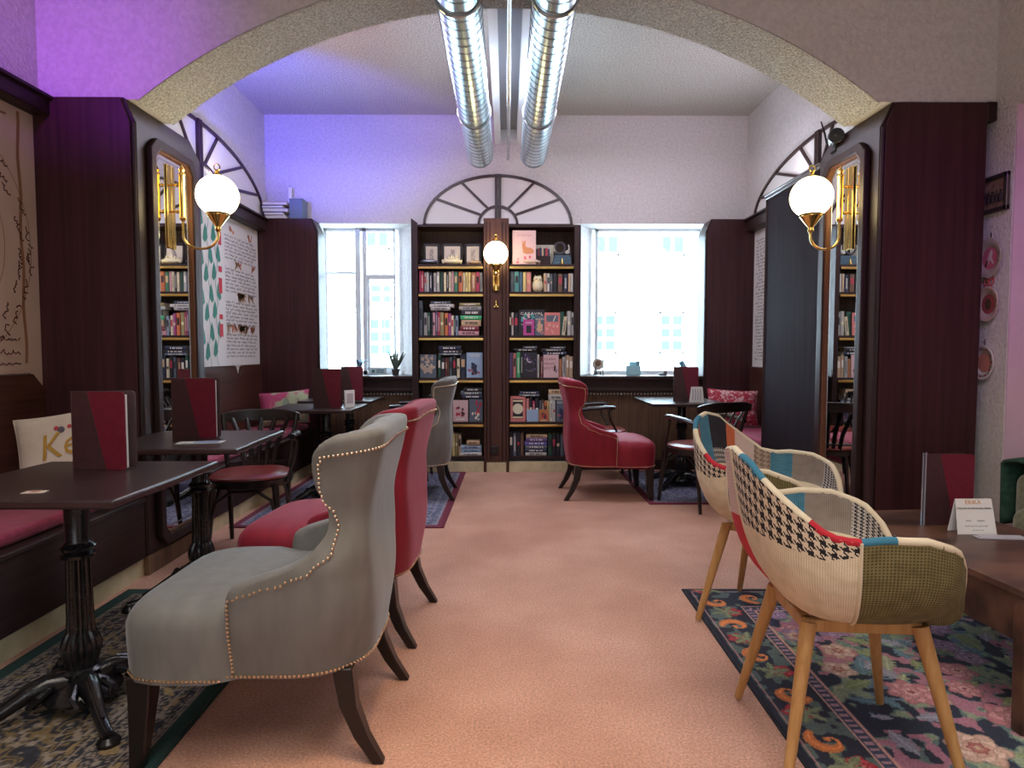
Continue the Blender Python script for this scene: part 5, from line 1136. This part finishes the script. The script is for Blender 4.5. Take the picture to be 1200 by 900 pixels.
p = pillow((-2.10, 5.96, .67), (R(-18), R(-5), R(6)), .46, .32, .12, patt, 'pink and green printed pillow leaning in the left rear corner')
for sx, c in ((-.09, (.50, .12, .2)), (.03, (.18, .28, .25)), (.13, (.34, .36, .22))):
    mm = MB()
    for k in range(5): mm.tube([(sx+.035*cos(a*.7+k)*(.4+.12*k), -.062+.01*abs(sx)*4, .035*sin(a*.7+k)*(.5+.4*k)) for a in range(9)], .0028, 4)
    obj('scroll_print', mm, cmat(c), p, kind='stuff')
redp = noisemat('red_white_print', (.38, .025, .05), (.62, .38, .38), .85, (22, 22, 22), 3, lo=.50, hi=.60, dist=1.5)
pillow((2.12, 5.90, .68), (R(-16), R(3), R(-6)), .46, .33, .12, redp, 'red and white patterned pillow on the right rear bench')

# ================================================================ WALL DECOR RIGHT
def on_wall(name, label, cat, y, z): return thing(name, label, cat, (2.599, y, z), R(-90))   # local -y points into the room, local x runs along the wall
t = on_wall('picture_frame', 'small silver-framed old group photograph at the top of the right wall', 'picture', 3.39, 2.035)
t.rotation_euler.y = R(0)
w, h = .105, .098
obj('frame', MB().box(-w, w, -.02, 0, -h, -h+.024).box(-w, w, -.02, 0, h-.024, h).box(-w, -w+.024, -.02, 0, -h, h).box(w-.024, w, -.02, 0, -h, h), plain('pewter_frame', (.18, .16, .15), .3, .8), t, bevel=.004)
obj('mat_board', bx(-w+.02, w-.02, -.008, -.002, -h+.02, h-.02), noisemat('sepia_photo', (.20, .12, .09), (.36, .24, .19), .5, (30, 30, 30)), t)
m = MB()
for k in range(5): m.lathe([(.010, -.045), (.012, -.01), (.006, 0)], (-.055+k*.027, -.009, 0), 8).ball((-.055+k*.027, -.009, .010), .008, 8, 6)
obj('figures', m, cmat((.03, .02, .02)), t)
def plate(y, z, r, rimc, midc, lab, wavy=0):
    t = on_wall('wall_plate', lab, 'plate', y, z); seg = 48; vs = []; prof = [(.05, -.004), (.55, -.004), (.62, -.010), (.95, -.020), (1, -.018), (.98, -.012), (.60, -.001), (.05, -.0005)]
    for s_, yy in prof:
        for k in range(seg): a = 2*pi*k/seg; q = r*s_*(1+wavy*cos(a*9)*(s_ > .9)); vs.append((q*cos(a), yy, q*sin(a)*1.12))
    n = len(prof); obj('plate_body', MB().add(vs, [(j*seg+k, j*seg+(k+1) % seg, (j+1)*seg+(k+1) % seg, (j+1)*seg+k) for j in range(n-1) for k in range(seg)]+[tuple(range(seg)), tuple((n-1)*seg+k for k in range(seg))]), cmat(rimc, .25), t, smooth=True)
    obj('centre_print', MB().add([(r*.56*cos(2*pi*k/32), -.0048, r*.56*1.12*sin(2*pi*k/32)) for k in range(32)], [tuple(range(32))]), cmat(midc, .3), t)
    obj('hook', MB().tube([(0, -.004, r*1.12), (0, -.004, r*1.12+.03)], .002, 5), M['black'], t)
    return t
p = plate(3.40, 1.70, .095, (.50, .44, .38), (.62, .16, .24), 'wavy-rimmed plate with a pink centre and a running figure, topmost plate', .035)
obj('figure_print', MB().add([(x_, -.0055, z_) for x_, z_ in ((-.03, -.03), (-.015, 0), (-.005, .03), (.01, .045), (.02, .03), (.012, .005), (.03, -.03), (.018, -.03), (.004, -.008), (-.015, -.035))], [tuple(range(10))]), cmat((.72, .62, .58)), p)
obj('figure_print', MB().add([(x_, -.0058, z_) for x_, z_ in ((-.035, -.04), (-.02, -.01), (-.01, -.012), (-.022, -.045))], [(0, 1, 2, 3)]), cmat((.06, .02, .03)), p)
p = plate(3.40, 1.455, .085, (.58, .46, .40), (.42, .10, .10), 'scalloped cream plate with a dark red centre, middle plate', .01)
obj('figure_print', MB().ball((0, -.006, 0), .022, 12, 8, (1, .05, 1.4)), cmat((.10, .07, .04)), p)
m = MB()
for k in range(16): m.ball((.074*cos(k*pi/8), -.019, .083*sin(k*pi/8)), .005, 6, 4, (1, .3, 1))
obj('rim_print', m, cmat((.62, .33, .28)), p)
p = plate(3.415, 1.14, .085, (.66, .62, .58), (.62, .26, .20), 'white plate with flower rim and salmon centre, lowest plate', .0)
m = MB()
for k in range(11): m.ball((.068*cos(k*pi/5.5), -.0155, .076*sin(k*pi/5.5)), .011, 6, 4, (1, .2, .8))
obj('rim_flowers', m, cmat((.30, .08, .10)), p)
m = MB()
for k in range(11): m.ball((.068*cos((k+.5)*pi/5.5), -.0155, .076*sin((k+.5)*pi/5.5)), .008, 6, 4, (1, .2, 1.2))
obj('rim_leaves', m, cmat((.20, .22, .14)), p)
t = on_wall('ribbon_bow', 'small red ribbon bow between the two upper plates', 'bow', 3.40, 1.575)
obj('loops', MB().tube([(.045*sin(k*pi/8)*abs(cos(k*pi/16)), -.006, .022*sin(k*pi/4)) for k in range(16)], .004, 6, True).tube([(0, -.006, 0), (.02, -.006, -.035)], .0035, 5).tube([(0, -.006, 0), (-.02, -.006, -.03)], .0035, 5), cmat((.5, .10, .10)), t, smooth=True)
obj('knot', MB().ball((0, -.008, 0), .008, 8, 6), cmat((.4, .06, .06)), t, smooth=True)

# security camera on top of the right pillar
t = thing('security_camera', 'small black and silver security camera with an antenna atop the right pillar', 'camera', (2.005, 3.90, 2.44), R(-27))
obj('camera_head', MB().lathe([(.030, -.055), (.045, -.05), (.048, -.03), (.048, .03), (.040, .05), (.01, .055)], (0, 0, .06), 24, ax='y'), M['steel'], t, smooth=True)
obj('lens_face', MB().lathe([(.005, -.062), (.040, -.060), (.044, -.052), (.040, -.048)], (0, 0, .06), 24, ax='y'), M['black'], t, smooth=True)
obj('lens', MB().ball((0, -.062, .06), .014, 12, 8, (1, .4, 1)), plain('camera_lens', (.02, .02, .03), .05), t, smooth=True)
obj('antenna', MB().tube([(-.05, 0, .03), (-.062, .0, .09), (-.085, 0, .17)], [.006, .006, .004], 8), M['black'], t, smooth=True)
obj('stand', MB().lathe([(.03, -.03), (.03, -.022), (.010, -.012), (.010, .02)], (0, 0, 0), 14), M['black'], t, smooth=True)

# ================================================================ WINDOW SILL OBJECTS
ZS = .956
def sprig(name, label, loc, n, h, leafc, potc, seed, spread=.06, spiky=False):
    q = random.Random(seed); t = thing(name, label, 'plant', loc)
    obj('pot', MB().lathe([(.030, 0), (.042, .06), (.046, .065), (.040, .066)], seg=18), cmat(potc), t, smooth=True)
    for k in range(n):
        a = q.uniform(0, 6.28); L = h*q.uniform(.6, 1); s_ = spread*q.uniform(.3, 1.1)
        if spiky: obj('stem', MB().tube([(0, 0, .06), (s_*.5*cos(a), s_*.5*sin(a), .06+L*.5), (s_*cos(a), s_*sin(a), .06+L)], [.016, .015, .004], 7), cmat(leafc), t, smooth=True)
        else:
            m = MB(); d = Vector((cos(a), sin(a), 0)); sd = Vector((-sin(a), cos(a), 0)); vs = []
            for i in range(6):
                f_ = i/5; c_ = d*(s_*f_*1.6)+Vector((0, 0, .06+L*sin(f_*2.2)*.8)); ww = .014*sin(pi*min(1, f_*.9+.08)); vs += [tuple(c_-sd*ww), tuple(c_+sd*ww+Vector((0, 0, .003)))]
            m.add(vs, [(2*i, 2*i+1, 2*i+3, 2*i+2) for i in range(5)]); o = obj('leaf', m, cmat(leafc), t, smooth=True); so_ = o.modifiers.new('s', 'SOLIDIFY'); so_.thickness = .002
sprig('potted_plant', 'small pale blue-green plant on the left window sill behind the menus', (-1.53, 6.55, ZS), 12, .13, (.16, .26, .34), (.45, .5, .55), 3, .08)
sprig('cactus', 'dark grey-green spiky plant at the right end of the left window sill', (-1.14, 6.48, ZS), 9, .20, (.10, .14, .10), (.10, .09, .08), 5, .09, True)
t = thing('window_sign', 'small white sign with dark marks at the foot of the left window', 'sign', (-1.36, 6.74, ZS)); obj('card', bx(-.11, .08, 0, .004, 0, .07), cmat((.6, .7, .72)), t); obj('print', MB().box(-.08, -.05, -.001, 0, .02, .05).box(-.03, .05, -.001, 0, .02, .03).box(-.03, .05, -.001, 0, .04, .05), cmat((.05, .2, .22)), t)
t = thing('decorative_card', 'standing oval card with a brown medallion at the left of the right sill', 'card', (.925, 6.40, ZS), R(8)); obj('oval', MB().lathe([(.058, -.002), (.058, .002)], (0, 0, .115), 28, ax='y'), cmat((.5, .46, .38)), t, smooth=True)
obj('medallion', MB().lathe([(.02, -.005), (.032, -.002)], (0, 0, .125), 12, ax='y'), cmat((.2, .12, .08)), t); obj('easel', MB().tube([(-.05, 0, .0), (-.02, .0, .10)], .005).tube([(.06, .02, .0), (.05, .0, .17)], .006).tube([(.03, 0, 0), (.02, 0, .06)], .005), M['black_wood'], t)
t = thing('leaflet_holder', 'clear pale blue box of leaflets on the middle of the right sill', 'box', (1.29, 6.45, ZS)); obj('box_front', bx(-.07, .08, 0, .004, 0, .10), cmat((.35, .62, .68)), t); obj('box_back', bx(-.03, .08, .05, .054, 0, .14), cmat((.3, .55, .62)), t); obj('base', bx(-.07, .08, 0, .054, 0, .004), cmat((.4, .6, .65)), t); obj('leaflet', bx(.04, .07, .02, .03, .004, .145), cmat((.12, .25, .3)), t)
t = thing('small_boxes', 'low dark small box on the right sill left of the menu', 'box', (1.60, 6.42, ZS)); obj('box_body', bx(-.045, .03, 0, .05, 0, .018), cmat((.10, .10, .11)), t, bevel=.002); obj('lid', bx(.0, .035, .005, .045, .019, .045), cmat((.14, .12, .10)), t, bevel=.002)
t = thing('pinwheel', 'tilted blue paper tag on a stick on the right sill behind the menu', 'paper tag', (1.80, 6.43, ZS)); obj('stick', MB().tube([(.03, 0, 0), (.0, 0, .12)], .003), M['white'], t); obj('tag', MB().prism([(-.05, .13), (-.005, .155), (.04, .085), (-.005, .06)], 'y', -.002, .002), cmat((.08, .30, .42)), t)
obj('tag_foot', MB().lathe([(.02, 0), (.02, .006)], (.03, 0, 0), 12), M['white'], t)
